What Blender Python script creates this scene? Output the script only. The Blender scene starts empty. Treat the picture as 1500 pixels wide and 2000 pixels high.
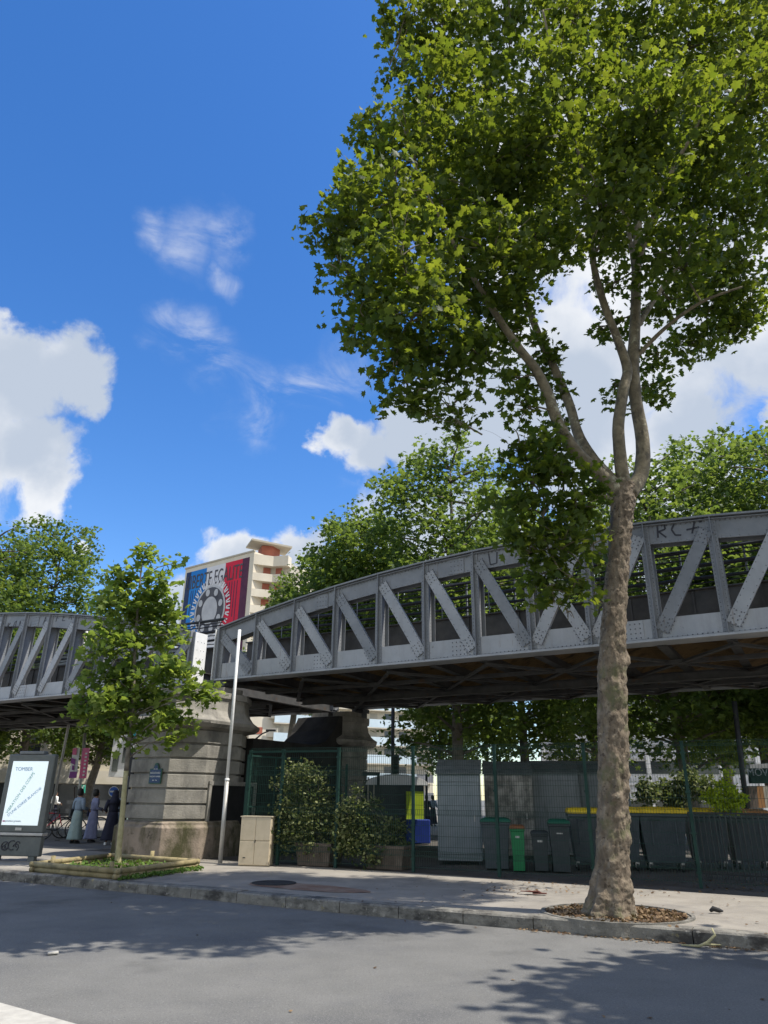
import bpy, bmesh, math, random
import numpy as np
from mathutils import Vector, Matrix, noise
random.seed(7); rng = np.random.default_rng(7)
SC = bpy.context.scene; COL = SC.collection
R = math.radians
# ---------------------------------------------------------------- camera
F_PX, PITCH, ROLL, EYE = 1387.0, math.atan(558/1387.), R(.67), 1.6
cp, sp, cr, sr = math.cos(PITCH), math.sin(PITCH), math.cos(ROLL), math.sin(ROLL)
cd = bpy.data.cameras.new('camera'); cam = bpy.data.objects.new('camera', cd); COL.objects.link(cam)
cd.sensor_fit = 'VERTICAL'; cd.sensor_height = 36; cd.lens = 36*F_PX/2000; cd.clip_start = .05; cd.clip_end = 3000
fw = Vector((0, cp, sp)); up0 = Vector((0, -sp, cp)); rt0 = Vector((1, 0, 0))
upv = up0*cr - rt0*sr; rtv = rt0*cr + up0*sr
m = Matrix((rtv, upv, -fw)).transposed().to_4x4(); m.translation = (0, 0, EYE)
cam.matrix_world = m; SC.camera = cam
def ray(x, y):
    u, v = x-750, 1000-y
    a, b = u*cr-v*sr, u*sr+v*cr
    return Vector((a, F_PX*cp-b*sp, F_PX*sp+b*cp))
def at(x, y, Y):                    # point seen at photo pixel x,y at forward distance Y
    r = ray(x, y); return r*(Y/r.y)+Vector((0, 0, EYE))
def atz(x, y, z):                   # point seen at photo pixel on the level z
    r = ray(x, y); return r*((z-EYE)/r.z)+Vector((0, 0, EYE))
# ---------------------------------------------------------------- sun, sky
SUN_EL = R(61); SV = Vector((.965, -.24, 0)).normalized()
sdir = Vector((SV.x*math.cos(SUN_EL), SV.y*math.cos(SUN_EL), math.sin(SUN_EL)))
sl = bpy.data.lights.new('sun', 'SUN'); sl.energy = 4.9; sl.angle = R(.5); sl.color = (1, .95, .87)
so = bpy.data.objects.new('sun', sl); COL.objects.link(so); so.rotation_euler = sdir.to_track_quat('Z', 'Y').to_euler()
W = bpy.data.worlds.new('World'); SC.world = W; W.use_nodes = True; nt = W.node_tree; nt.nodes.clear()
def nd(t, **k):
    n = nt.nodes.new(t)
    for a, b in k.items(): setattr(n, a, b)
    return n
def lk(a, b): nt.links.new(a, b)
def mth(op, a, b=None, clamp=False):
    n = nd('ShaderNodeMath', operation=op, use_clamp=clamp)
    for i, v in enumerate((a, b)):
        if v is None: continue
        if isinstance(v, (int, float)): n.inputs[i].default_value = v
        else: lk(v, n.inputs[i])
    return n.outputs[0]
sky = nd('ShaderNodeTexSky', sky_type='NISHITA'); sky.sun_disc = False; sky.sun_elevation = SUN_EL
sky.sun_rotation = math.atan2(SV.x, SV.y); sky.air_density = 1.0; sky.dust_density = .3; sky.ozone_density = 2.2
hs = nd('ShaderNodeHueSaturation'); hs.inputs['Saturation'].default_value = 1.32; hs.inputs['Value'].default_value = 1.24; hs.inputs['Hue'].default_value = .508
lk(sky.outputs[0], hs.inputs['Color'])
tc = nd('ShaderNodeTexCoord')
nz = nd('ShaderNodeTexNoise'); nz.inputs['Scale'].default_value = 6; nz.inputs['Detail'].default_value = 9; nz.inputs['Roughness'].default_value = .58
lk(tc.outputs['Generated'], nz.inputs['Vector'])
dv = nd('ShaderNodeVectorMath', operation='SUBTRACT'); lk(nz.outputs['Color'], dv.inputs[0]); dv.inputs[1].default_value = (.5, .5, .5)
dm = nd('ShaderNodeVectorMath', operation='SCALE'); lk(dv.outputs[0], dm.inputs[0]); dm.inputs['Scale'].default_value = .17
da = nd('ShaderNodeVectorMath', operation='ADD'); lk(tc.outputs['Generated'], da.inputs[0]); lk(dm.outputs[0], da.inputs[1])
def blobs(lst):
    acc = None
    for x, y, r in lst:
        c = ray(x, y).normalized(); rr = (ray(x+r*.7, y+r*.7).normalized()-c).length
        dn = nd('ShaderNodeVectorMath', operation='DISTANCE'); lk(da.outputs[0], dn.inputs[0]); dn.inputs[1].default_value = c
        v = mth('SUBTRACT', 1.0, mth('DIVIDE', dn.outputs['Value'], rr))
        acc = v if acc is None else mth('MAXIMUM', acc, v)
    return acc
thick = blobs([(30, 740, 130), (110, 720, 95), (10, 680, 80), (20, 880, 110), (50, 945, 75), (-130, 820, 230), (130, 770, 70), (105, 900, 30),
    (660, 860, 55), (700, 880, 70), (790, 850, 90), (930, 810, 170), (1100, 740, 260), (1330, 620, 300), (1150, 880, 170), (1520, 700, 150), (1250, 250, 520),
    (1500, 830, 40), (1330, 850, 120), (470, 1085, 75), (530, 1095, 60), (600, 1095, 70), (635, 1050, 38), (380, 1160, 70), (350, 1220, 80), (300, 1290, 120), (165, 1055, 22), (900, 1150, 300), (1300, 1050, 250)])
thin = blobs([(360, 465, 80), (440, 440, 70), (290, 440, 50), (450, 540, 45), (300, 635, 60), (370, 660, 75), (440, 710, 75), (520, 770, 85), (520, 830, 60), (620, 730, 75), (680, 700, 80), (710, 930, 60), (600, 750, 60)])
def ramp(v, a, b, hi=1):
    n = nd('ShaderNodeMapRange', interpolation_type='SMOOTHSTEP'); lk(v, n.inputs[0])
    n.inputs[1].default_value = a; n.inputs[2].default_value = b; n.inputs[3].default_value = 0; n.inputs[4].default_value = hi
    return n.outputs[0]
nz2 = nd('ShaderNodeTexNoise'); nz2.inputs['Scale'].default_value = 14; nz2.inputs['Detail'].default_value = 8; nz2.inputs['Roughness'].default_value = .6
nz2.inputs['Distortion'].default_value = .6
lk(tc.outputs['Generated'], nz2.inputs['Vector'])
mp4 = nd('ShaderNodeMapping'); mp4.inputs['Rotation'].default_value = (0, R(28), 0); mp4.inputs['Scale'].default_value = (6, 6, 12); lk(tc.outputs['Generated'], mp4.inputs[0])
nz4 = nd('ShaderNodeTexNoise'); nz4.inputs['Scale'].default_value = 1.4; nz4.inputs['Detail'].default_value = 9; nz4.inputs['Roughness'].default_value = .62; nz4.inputs['Distortion'].default_value = .9; lk(mp4.outputs[0], nz4.inputs['Vector'])
ta = ramp(mth('ADD', thick, mth('MULTIPLY', mth('SUBTRACT', nz2.outputs[0], .5), .9)), .02, .42, .96)
tb = mth('MULTIPLY', ramp(thin, -.2, 1., .5), ramp(nz4.outputs[0], .36, .74))
alpha = mth('MAXIMUM', ta, tb)
sx = nd('ShaderNodeSeparateXYZ'); lk(tc.outputs['Generated'], sx.inputs[0])          # unseen broken cloud added behind the viewer to whiten the fill light
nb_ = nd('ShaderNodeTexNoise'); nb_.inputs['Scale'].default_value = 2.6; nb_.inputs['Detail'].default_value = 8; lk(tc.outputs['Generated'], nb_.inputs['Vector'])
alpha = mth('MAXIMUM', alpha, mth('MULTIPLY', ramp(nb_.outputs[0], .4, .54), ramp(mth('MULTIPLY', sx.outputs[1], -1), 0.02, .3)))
nz3 = nd('ShaderNodeTexNoise'); nz3.inputs['Scale'].default_value = 5; nz3.inputs['Detail'].default_value = 6
lk(tc.outputs['Generated'], nz3.inputs['Vector'])
cc = nd('ShaderNodeMix', data_type='RGBA'); lk(ramp(mth('ADD', nz3.outputs[0], mth('MULTIPLY', thick, .18)), .42, .68), cc.inputs[0])
cc.inputs[6].default_value = (5.2, 5.3, 5.45, 1); cc.inputs[7].default_value = (3.1, 3.5, 4.1, 1)
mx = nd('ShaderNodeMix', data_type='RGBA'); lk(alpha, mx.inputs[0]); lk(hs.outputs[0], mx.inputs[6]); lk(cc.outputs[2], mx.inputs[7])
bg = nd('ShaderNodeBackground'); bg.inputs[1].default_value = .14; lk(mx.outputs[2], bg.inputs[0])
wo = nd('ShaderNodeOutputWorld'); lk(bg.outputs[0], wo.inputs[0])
SC.view_settings.view_transform = 'Standard'; SC.view_settings.look = 'None'; SC.view_settings.exposure = .36; SC.view_settings.gamma = 1
# ---------------------------------------------------------------- materials
def mat(name, a, b=None, scale=6, rough=.8, metal=0, bump=0, bscale=None, detail=6, stains=None, spec=.4, emit=None, coords='Object', stretch=None, lo=.35, hi=.65):
    M = bpy.data.materials.new(name); M.use_nodes = True; t = M.node_tree; P = t.nodes['Principled BSDF']
    P.inputs['Roughness'].default_value = rough; P.inputs['Metallic'].default_value = metal; P.inputs['Specular IOR Level'].default_value = spec
    b = b or a
    T = t.nodes.new('ShaderNodeTexCoord'); vec = T.outputs[coords]
    if stretch:
        mp = t.nodes.new('ShaderNodeMapping'); mp.inputs['Scale'].default_value = stretch; t.links.new(vec, mp.inputs[0]); vec = mp.outputs[0]
    N = t.nodes.new('ShaderNodeTexNoise'); N.inputs['Scale'].default_value = scale; N.inputs['Detail'].default_value = detail; N.inputs['Roughness'].default_value = .62
    t.links.new(vec, N.inputs['Vector'])
    mr = t.nodes.new('ShaderNodeMapRange'); mr.inputs[1].default_value = lo; mr.inputs[2].default_value = hi; t.links.new(N.outputs[0], mr.inputs[0])
    X = t.nodes.new('ShaderNodeMix'); X.data_type = 'RGBA'; t.links.new(mr.outputs[0], X.inputs[0])
    X.inputs[6].default_value = (*a, 1); X.inputs[7].default_value = (*b, 1); col = X.outputs[2]
    for (c, sc_, l, h, st) in (stains or []):
        n2 = t.nodes.new('ShaderNodeTexNoise'); n2.inputs['Scale'].default_value = sc_; n2.inputs['Detail'].default_value = 7; n2.inputs['Roughness'].default_value = .65
        v2 = T.outputs[coords]
        if st:
            mp = t.nodes.new('ShaderNodeMapping'); mp.inputs['Scale'].default_value = st; mp.inputs['Location'].default_value = (sc_, 3.1, 1.7); t.links.new(v2, mp.inputs[0]); v2 = mp.outputs[0]
        t.links.new(v2, n2.inputs['Vector'])
        r2 = t.nodes.new('ShaderNodeMapRange'); r2.inputs[1].default_value = l; r2.inputs[2].default_value = h; t.links.new(n2.outputs[0], r2.inputs[0])
        X2 = t.nodes.new('ShaderNodeMix'); X2.data_type = 'RGBA'; t.links.new(r2.outputs[0], X2.inputs[0]); t.links.new(col, X2.inputs[6]); X2.inputs[7].default_value = (*c, 1); col = X2.outputs[2]
    t.links.new(col, P.inputs['Base Color'])
    if bump:
        B = t.nodes.new('ShaderNodeBump'); B.inputs['Strength'].default_value = bump; B.inputs['Distance'].default_value = .02
        if bscale:
            N3 = t.nodes.new('ShaderNodeTexNoise'); N3.inputs['Scale'].default_value = bscale; N3.inputs['Detail'].default_value = 4; t.links.new(vec, N3.inputs['Vector']); t.links.new(N3.outputs[0], B.inputs['Height'])
        else: t.links.new(N.outputs[0], B.inputs['Height'])
        t.links.new(B.outputs[0], P.inputs['Normal'])
    if emit:
        P.inputs['Emission Color'].default_value = (*emit[0], 1); P.inputs['Emission Strength'].default_value = emit[1]
    return M
def leaf_mat(name, dark, light, trans, tfac=.42, rough=.55):
    M = bpy.data.materials.new(name); M.use_nodes = True; t = M.node_tree; P = t.nodes['Principled BSDF']
    A = t.nodes.new('ShaderNodeAttribute'); A.attribute_name = 'tint'
    X = t.nodes.new('ShaderNodeMix'); X.data_type = 'RGBA'; t.links.new(A.outputs['Fac'], X.inputs[0]); X.inputs[6].default_value = (*dark, 1); X.inputs[7].default_value = (*light, 1)
    t.links.new(X.outputs[2], P.inputs['Base Color']); P.inputs['Roughness'].default_value = rough; P.inputs['Specular IOR Level'].default_value = .2
    Y = t.nodes.new('ShaderNodeMix'); Y.data_type = 'RGBA'; t.links.new(A.outputs['Fac'], Y.inputs[0]); Y.inputs[6].default_value = (trans[0]*.55, trans[1]*.65, trans[2]*.6, 1); Y.inputs[7].default_value = (*trans, 1)
    Tn = t.nodes.new('ShaderNodeBsdfTranslucent'); t.links.new(Y.outputs[2], Tn.inputs[0])
    S = t.nodes.new('ShaderNodeMixShader'); S.inputs[0].default_value = tfac
    t.links.new(P.outputs[0], S.inputs[1]); t.links.new(Tn.outputs[0], S.inputs[2]); t.links.new(S.outputs[0], t.nodes['Material Output'].inputs[0])
    return M
MAT = {}
MAT['asphalt'] = mat('asphalt', (.135, .132, .12), (.175, .17, .155), 1.3, .85, bump=.5, bscale=190, stains=[((.09, .09, .09), .5, .5, .72, (1, 1, 1)), ((.25, .24, .22), 42, .56, .66, None), ((.075, .075, .072), 36, .58, .68, None), ((.21, .205, .19), 95, .52, .62, None), ((.05, .05, .052), 70, .58, .66, None), ((.1, .098, .09), .35, .55, .66, (1, 1, 1))])
MAT['sidewalk'] = mat('sidewalk', (.235, .212, .178), (.315, .286, .24), 1.7, .9, bump=.4, bscale=120, stains=[((.18, .165, .145), .9, .53, .7, None), ((.16, .15, .13), 60, .6, .72, None), ((.12, .11, .095), 22, .66, .72, None), ((.42, .4, .36), 90, .62, .7, None)])
MAT['carton'] = mat('dark_red_carton', (.09, .025, .02), (.14, .05, .035), 9, .8)
MAT['grime'] = mat('girder_grime', (.035, .032, .03), (.2, .2, .2), 9, .8, lo=.42, hi=.56)
MAT['rust_asphalt'] = mat('rusty_patch', (.17, .085, .05), (.26, .19, .14), 3, .9, bump=.3, bscale=90)
MAT['kerb'] = mat('kerb_stone', (.14, .132, .112), (.24, .225, .19), 5, .85, bump=.5, bscale=40, stains=[((.05, .046, .04), 2.6, .46, .64, (1, 1, 2)), ((.3, .28, .24), 9, .58, .68, None), ((.06, .056, .05), 30, .6, .68, None), ((.45, .36, .12), 2.2, .64, .74, None)])
MAT['pale'] = mat('pale_concrete', (.36, .34, .3), (.46, .44, .385), 9, .85, bump=.3, bscale=90)
MAT['steel'] = mat('bridge_paint', (.19, .203, .22), (.26, .272, .288), 1.8, .5, bump=.12, bscale=22, stains=[((.2, .21, .22), 1.1, .52, .75, (2, 2, .5)), ((.09, .08, .075), 6, .66, .76, None), ((.12, .085, .06), 2.2, .62, .76, (5, 5, .7))])
MAT['steel_pale'] = mat('bridge_paint_pale', (.32, .335, .35), (.4, .41, .425), 1.6, .5, bump=.12, bscale=22, stains=[((.3, .3, .31), 1.2, .52, .75, (3, 3, .4)), ((.13, .12, .11), 7, .66, .76, None), ((.2, .15, .11), 2.2, .62, .78, (5, 5, .7))])
MAT['steel_dark'] = mat('dark_girder_paint', (.055, .06, .065), (.09, .095, .1), 3, .6, bump=.15, bscale=20)
MAT['steel_under'] = mat('shaded_underside_paint', (.05, .05, .05), (.085, .083, .08), 3, .65, bump=.15, bscale=20, stains=[((.1, .06, .035), 4, .58, .7, None)])  # bridge paint darkened in its colour for the shade below the deck
MAT['stone'] = mat('pier_stone', (.225, .213, .185), (.32, .3, .26), 2.2, .9, bump=.55, bscale=26, stains=[((.1, .095, .085), 1.6, .48, .72, (1, 1, .5)), ((.38, .35, .29), 5, .6, .75, None)])
MAT['stone_moss'] = mat('mossy_stone', (.2, .165, .125), (.29, .235, .185), 2.4, .95, bump=.6, bscale=26, stains=[((.06, .058, .026), 1.9, .44, .62, (1, 1, .5)), ((.05, .045, .03), 4, .58, .72, None)])
MAT['dark'] = mat('recess_shade', (.012, .012, .013), (.02, .02, .02), 5, .9)  # near-black colour holding the shade inside the pier opening
MAT['green_metal'] = mat('green_fence_paint', (.004, .032, .024), (.008, .042, .03), 8, .7)
MAT['bark'] = mat('plane_bark', (.125, .097, .068), (.24, .192, .135), 9, .95, bump=1, bscale=30, stretch=(1, 1, .5), lo=.4, hi=.62, stains=[((.07, .052, .036), 15, .55, .64, (1, 1, .9)), ((.3, .25, .18), 8, .6, .7, (1, 1, 1.6)), ((.12, .115, .06), 3, .54, .66, None)])
MAT['bark_young'] = mat('limb_bark', (.12, .1, .065), (.25, .21, .135), 7, .85, bump=.4, bscale=30, stains=[((.095, .08, .055), 5, .54, .62, (1, 1, .6)), ((.34, .32, .22), 4, .6, .66, None)])
MAT['bark_sap'] = mat('young_bark', (.3, .28, .15), (.42, .38, .22), 9, .85, bump=.3)
MAT['bark_far'] = mat('far_bark', (.11, .095, .075), (.2, .175, .14), 6, .9, bump=.4)
MAT['log'] = mat('log_wood', (.2, .165, .08), (.34, .28, .15), 4, .9, bump=.5, bscale=30, stretch=(1, 1, 1), stains=[((.12, .1, .06), 5, .54, .7, None)])
MAT['soil'] = mat('soil', (.07, .05, .035), (.16, .12, .085), 14, 1, bump=.8, bscale=40)
MAT['litter'] = mat('dead_leaf', (.3, .2, .09), (.48, .36, .2), 20, .8)
MAT['grey_plastic'] = mat('grey_plastic', (.028, .035, .038), (.045, .053, .057), 6, .5, stains=[((.11, .115, .115), 4, .6, .78, None)])
MAT['slate_plastic'] = mat('slate_plastic', (.05, .062, .07), (.07, .083, .092), 6, .5, stains=[((.14, .15, .15), 4, .6, .78, None)])
MAT['green_plastic'] = mat('green_plastic', (.006, .17, .05), (.008, .21, .065), 5, .4)
MAT['lid_green'] = mat('lid_green', (.01, .09, .055), (.015, .12, .07), 5, .4)
MAT['lid_brown'] = mat('lid_brown', (.2, .08, .03), (.26, .11, .04), 5, .5)
MAT['lid_yellow'] = mat('lid_yellow', (.62, .43, .015), (.8, .58, .03), 5, .45, stains=[((.25, .18, .03), 7, .6, .7, None)])
MAT['rubber'] = mat('rubber', (.015, .015, .015), (.03, .03, .03), 9, .8)
MAT['cab_grey'] = mat('cabinet_grey', (.2, .235, .245), (.26, .29, .3), 3, .6, stains=[((.15, .17, .17), 2, .6, .8, (3, 3, .4))])
MAT['cab_dirty'] = mat('cabinet_dirty_white', (.5, .48, .43), (.36, .34, .3), 2.5, .8, stains=[((.13, .13, .115), 2.6, .42, .62, None)])
MAT['roof_grey'] = mat('cabinet_roof', (.14, .15, .15), (.2, .21, .21), 4, .7)
MAT['white'] = mat('white_paint', (.72, .72, .7), (.8, .8, .78), 5, .5)
MAT['beige_cab'] = mat('beige_cabinet', (.5, .42, .29), (.58, .49, .35), 4, .65, stains=[((.3, .24, .16), 5, .6, .8, None)])
MAT['planter'] = mat('planter_concrete', (.11, .085, .066), (.17, .135, .105), 6, .95, bump=.5, bscale=50)
MAT['galv'] = mat('galvanised', (.42, .41, .38), (.52, .5, .46), 8, .45, metal=.3)
MAT['ad_frame'] = mat('ad_frame', (.1, .11, .105), (.13, .14, .13), 5, .4)
MAT['ad_screen'] = mat('ad_screen', (.75, .85, .87), (.8, .88, .9), 2, .25, emit=((.85, .95, .97), .42))
MAT['ink_blue'] = mat('ink_blue', (.22, .36, .52)); MAT['ink_green'] = mat('ink_green', (.22, .46, .4)); MAT['ink_dark'] = mat('ink_dark', (.1, .13, .2))
MAT['black'] = mat('black_paint', (.015, .015, .017), (.03, .03, .03), 6, .5)
MAT['spray'] = mat('spray_paint', (.03, .03, .04), (.05, .05, .06), 20, .6)
MAT['spray_grey'] = mat('spray_paint_grey', (.1, .12, .15), (.13, .15, .18), 20, .6)
MAT['brick_under'] = mat('vault_brick', (.2, .125, .055), (.32, .21, .09), 3, .95, bump=.6, bscale=18, stretch=(1, 6, 6), stains=[((.07, .05, .03), 2, .5, .66, None)])
MAT['cream'] = mat('cream_render', (.58, .52, .41), (.66, .6, .48), .4, .85)
MAT['cream_dull'] = mat('beige_render', (.4, .36, .28), (.46, .42, .33), .5, .85)
MAT['brick_red'] = mat('red_panel', (.32, .1, .065), (.38, .13, .08), 1, .85)
MAT['pale_blue'] = mat('pale_blue_balcony', (.52, .62, .66), (.6, .7, .74), .6, .5)
MAT['grey_panel'] = mat('grey_panel', (.16, .16, .17), (.2, .2, .21), .6, .6)
MAT['window'] = mat('window_glass', (.03, .035, .04), (.06, .065, .07), .7, .12, spec=.7)
MAT['shutter'] = mat('shutter', (.45, .41, .32), (.5, .46, .38), 1, .7)
MAT['m_blue'] = mat('mural_blue', (.012, .17, .5), (.018, .22, .58), .3, .8); MAT['m_navy'] = mat('mural_navy', (.02, .035, .09), (.03, .05, .12), 1, .8)
MAT['m_white'] = mat('mural_white', (.62, .61, .62), (.7, .69, .69), .3, .8); MAT['m_red'] = mat('mural_red', (.55, .016, .045), (.62, .022, .055), .3, .8)
MAT['m_maroon'] = mat('mural_maroon', (.07, .02, .05), (.1, .03, .06), 1, .8); MAT['m_dark'] = mat('mural_dark', (.05, .05, .06), (.09, .09, .1), .6, .8)
MAT['m_grey'] = mat('mural_grey', (.4, .4, .41), (.5, .5, .5), .6, .8)
MAT['pink'] = mat('banner_pink', (.75, .1, .22), (.8, .25, .45), .8, .6); MAT['purple'] = mat('banner_purple', (.22, .05, .25), (.3, .08, .3), 2, .6)
MAT['sign_green'] = mat('sign_green', (.02, .38, .24), (.03, .42, .28), 3, .4); MAT['sign_blue'] = mat('sign_blue', (.03, .12, .5), (.04, .15, .55), 3, .35)
MAT['plaque_blue'] = mat('plaque_blue', (.025, .05, .13), (.035, .07, .16), 5, .35); MAT['plaque_green'] = mat('plaque_green', (.02, .09, .06), None, 5, .35)
MAT['lime'] = mat('lime_panel', (.42, .55, .02), (.48, .6, .03), 3, .5); MAT['blue_box'] = mat('blue_box', (.01, .03, .2), (.015, .04, .25), 3, .5)
MAT['lavender'] = mat('lavender_panel', (.3, .28, .75), (.36, .33, .8), 3, .5); MAT['red_cloth'] = mat('red_panel_sign', (.35, .01, .015), (.4, .02, .02), 3, .7)
MAT['teal'] = mat('teal_panel', (.02, .28, .33), (.03, .35, .42), 3, .5)
MAT['lattice'] = mat('white_lattice', (.55, .56, .57), (.64, .65, .66), 1, .6)
MAT['wood_orange'] = mat('orange_wood', (.36, .17, .06), (.45, .22, .08), 3, .7)
MAT['skin'] = mat('skin', (.24, .13, .085), (.28, .16, .1), 8, .6); MAT['hair'] = mat('hair', (.012, .01, .009), (.02, .018, .015), 20, .6)
MAT['sage'] = mat('sage_cloth', (.2, .27, .26), (.26, .33, .31), 10, .9); MAT['lilac'] = mat('lilac_cloth', (.2, .22, .34), (.27, .28, .42), 10, .9)
MAT['navy_cloth'] = mat('navy_cloth', (.012, .013, .028), (.02, .022, .04), 10, .9); MAT['bluegrey_cloth'] = mat('bluegrey_cloth', (.17, .22, .28), (.2, .26, .33), 10, .9)
MAT['leaf_main'] = leaf_mat('plane_leaf', (.024, .044, .01), (.078, .108, .022), (.4, .46, .035), .39)
MAT['leaf_far'] = leaf_mat('far_leaf', (.035, .066, .018), (.1, .145, .038), (.34, .43, .065), .42)
MAT['leaf_shrub'] = leaf_mat('shrub_leaf', (.05, .075, .024), (.3, .31, .14), (.3, .34, .08), .3)
MAT['leaf_sap'] = leaf_mat('sapling_leaf', (.045, .085, .018), (.17, .22, .055), (.5, .6, .08), .46)
MAT['leaf_lime_sunlit'] = leaf_mat('sunlit_lime_leaf', (.25, .36, .02), (.5, .6, .04), (.5, .6, .04), .4)  # lime leaves brightened in colour to carry a sun patch
MAT['grass'] = leaf_mat('grass', (.06, .12, .02), (.15, .24, .05), (.25, .35, .05), .3)
# ---------------------------------------------------------------- mesh helpers
class MB:
    def __init__(s): s.v = []; s.f = []; s.sm = []; s.mi = []; s.slots = []
    def add(s, vs, fs, smooth=False, mi=0):
        o = len(s.v); s.mi += [mi]*len(fs); s.v += [tuple(p) for p in vs]; s.f += [tuple(i+o for i in f) for f in fs]; s.sm += [smooth]*len(fs); return s
    def box(s, c, size, rz=0, M=None):
        x, y, z = [k/2 for k in size]; c = Vector(c)
        pts = [Vector((a*x, b*y, d*z)) for a in (-1, 1) for b in (-1, 1) for d in (-1, 1)]
        if rz: r = Matrix.Rotation(rz, 3, 'Z'); pts = [r@p for p in pts]
        if M: pts = [M@p for p in pts]
        return s.add([p+c for p in pts], [(0, 1, 3, 2), (4, 6, 7, 5), (0, 4, 5, 1), (2, 3, 7, 6), (0, 2, 6, 4), (1, 5, 7, 3)])
    def beam(s, a, b, w, h, up=(0, 0, 1)):          # bar from a to b; w across, h along 'up'
        a, b = Vector(a), Vector(b); x = (b-a); L = x.length; x.normalize(); u = Vector(up); y = u.cross(x)
        if y.length < 1e-4: y = Vector((1, 0, 0)).cross(x)
        y.normalize(); z = x.cross(y)
        return s.box((a+b)/2, (L, w, h), M=Matrix((x, y, z)).transposed())
    def tube(s, pts, rad, seg=8, cap=True, smooth=True, nz=0, nf=3., seed=0):
        pts = [Vector(p) for p in pts]; n = len(pts); rad = rad if isinstance(rad, (list, tuple)) else [rad]*n
        o = len(s.v); ref = Vector((1, 0, 0)); vs = []; fs = []
        for i, p in enumerate(pts):
            t = (pts[min(i+1, n-1)]-pts[max(i-1, 0)]).normalized()
            if abs(t.dot(ref)) > .95: ref = Vector((0, 1, 0))
            y = t.cross(ref).normalized(); ref = y.cross(t).normalized(); x = ref
            for k in range(seg):
                a = 2*math.pi*k/seg; dr = x*math.cos(a)+y*math.sin(a); r = rad[i]
                if nz:
                    q = p*nf+dr*1.3*nf*.35+Vector((seed, 0, 0)); r *= 1+nz*noise.noise(q)+nz*.6*noise.noise(q*2.7)
                vs.append(p+dr*r)
        for i in range(n-1):
            for k in range(seg): fs.append((i*seg+k, i*seg+(k+1) % seg, (i+1)*seg+(k+1) % seg, (i+1)*seg+k))
        if cap: fs.append(tuple(range(seg))[::-1]); fs.append(tuple((n-1)*seg+k for k in range(seg)))
        return s.add(vs, fs, smooth)
    def prism(s, poly, z0, z1):
        n = len(poly); vs = [(p[0], p[1], z0) for p in poly]+[(p[0], p[1], z1) for p in poly]
        return s.add(vs, [tuple(range(n))[::-1], tuple(range(n, 2*n))]+[(i, (i+1) % n, n+(i+1) % n, n+i) for i in range(n)])
    def loft(s, rings, cap=True, smooth=False):
        n = len(rings[0]); vs = [p for r in rings for p in r]; fs = []
        for i in range(len(rings)-1):
            for k in range(n): fs.append((i*n+k, i*n+(k+1) % n, (i+1)*n+(k+1) % n, (i+1)*n+k))
        if cap: fs += [tuple(range(n))[::-1], tuple((len(rings)-1)*n+k for k in range(n))]
        return s.add(vs, fs, smooth)
    def lathe(s, prof, c=(0, 0, 0), seg=16, sx=1, sy=1, smooth=True):
        return s.loft([[(c[0]+r*sx*math.cos(2*math.pi*k/seg), c[1]+r*sy*math.sin(2*math.pi*k/seg), c[2]+z) for k in range(seg)] for r, z in prof], smooth=smooth)
    def quad(s, a, b, c, d): return s.add([a, b, c, d], [(0, 1, 2, 3)])
    def build(s, name, mt, parent=None, bevel=0, loc=None):
        me = bpy.data.meshes.new(name); me.from_pydata(s.v, [], s.f); me.polygons.foreach_set('use_smooth', s.sm); me.polygons.foreach_set('material_index', s.mi); me.update()
        bm = bmesh.new(); bm.from_mesh(me); bmesh.ops.recalc_face_normals(bm, faces=bm.faces); bm.to_mesh(me); bm.free()
        if s.slots: me.materials.append(MAT[mt]); [me.materials.append(MAT[k]) for k in s.slots]; mt = None
        return link(name, me, mt, parent, bevel)
def link(name, me, mt, parent=None, bevel=0):
    o = bpy.data.objects.new(name, me); COL.objects.link(o)
    if mt: me.materials.append(MAT[mt] if isinstance(mt, str) else mt)
    if parent is not None:
        o.parent = parent
        if parent.get('_world'): o.matrix_parent_inverse = Matrix.Translation(-Vector(parent['_world']))
    if bevel:
        b = o.modifiers.new('bevel', 'BEVEL'); b.width = bevel; b.segments = 2; b.limit_method = 'ANGLE'; b.angle_limit = R(40)
    return o
def tag(o, label=None, cat=None, group=None, kind=None):
    for k, v in (('label', label), ('category', cat), ('group', group), ('kind', kind)):
        if v: o[k] = v
    return o
def thing(name, label, cat, loc=(0, 0, 0), rz=0, group=None, world=False):   # world=True: parts are modelled in world coordinates
    o = bpy.data.objects.new(name, None); COL.objects.link(o); o.location = loc; o.rotation_euler = (0, 0, rz); o.empty_display_size = .2
    if world: o['_world'] = tuple(loc)
    return tag(o, label, cat, group)
def sub(o, parent):                  # o is a mesh in world coordinates made a child of another mesh
    return o
def structure(mb, name, mt, bevel=0): return tag(mb.build(name, mt, None, bevel), kind='structure')
def dup(root, loc, rz, label):
    r = root.copy(); COL.objects.link(r); r.location = loc; r.rotation_euler = (0, 0, rz); r['label'] = label
    for ch in list(root.children):
        c = ch.copy(); COL.objects.link(c); c.parent = r
        for g in list(ch.children):
            d = g.copy(); COL.objects.link(d); d.parent = c
    return r
def text_mesh(name, s, size, mt, parent, M, depth=.002, spacing=1.0):
    cu = bpy.data.curves.new(name, 'FONT'); cu.body = s; cu.size = size; cu.extrude = depth; cu.align_x = 'CENTER'; cu.align_y = 'CENTER'; cu.space_character = spacing
    t = bpy.data.objects.new(name, cu); COL.objects.link(t); dg = bpy.context.evaluated_depsgraph_get()
    me = bpy.data.meshes.new_from_object(t.evaluated_get(dg)); bpy.data.objects.remove(t); bpy.data.curves.remove(cu)
    me.transform(M); return link(name, me, mt, parent)
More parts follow.
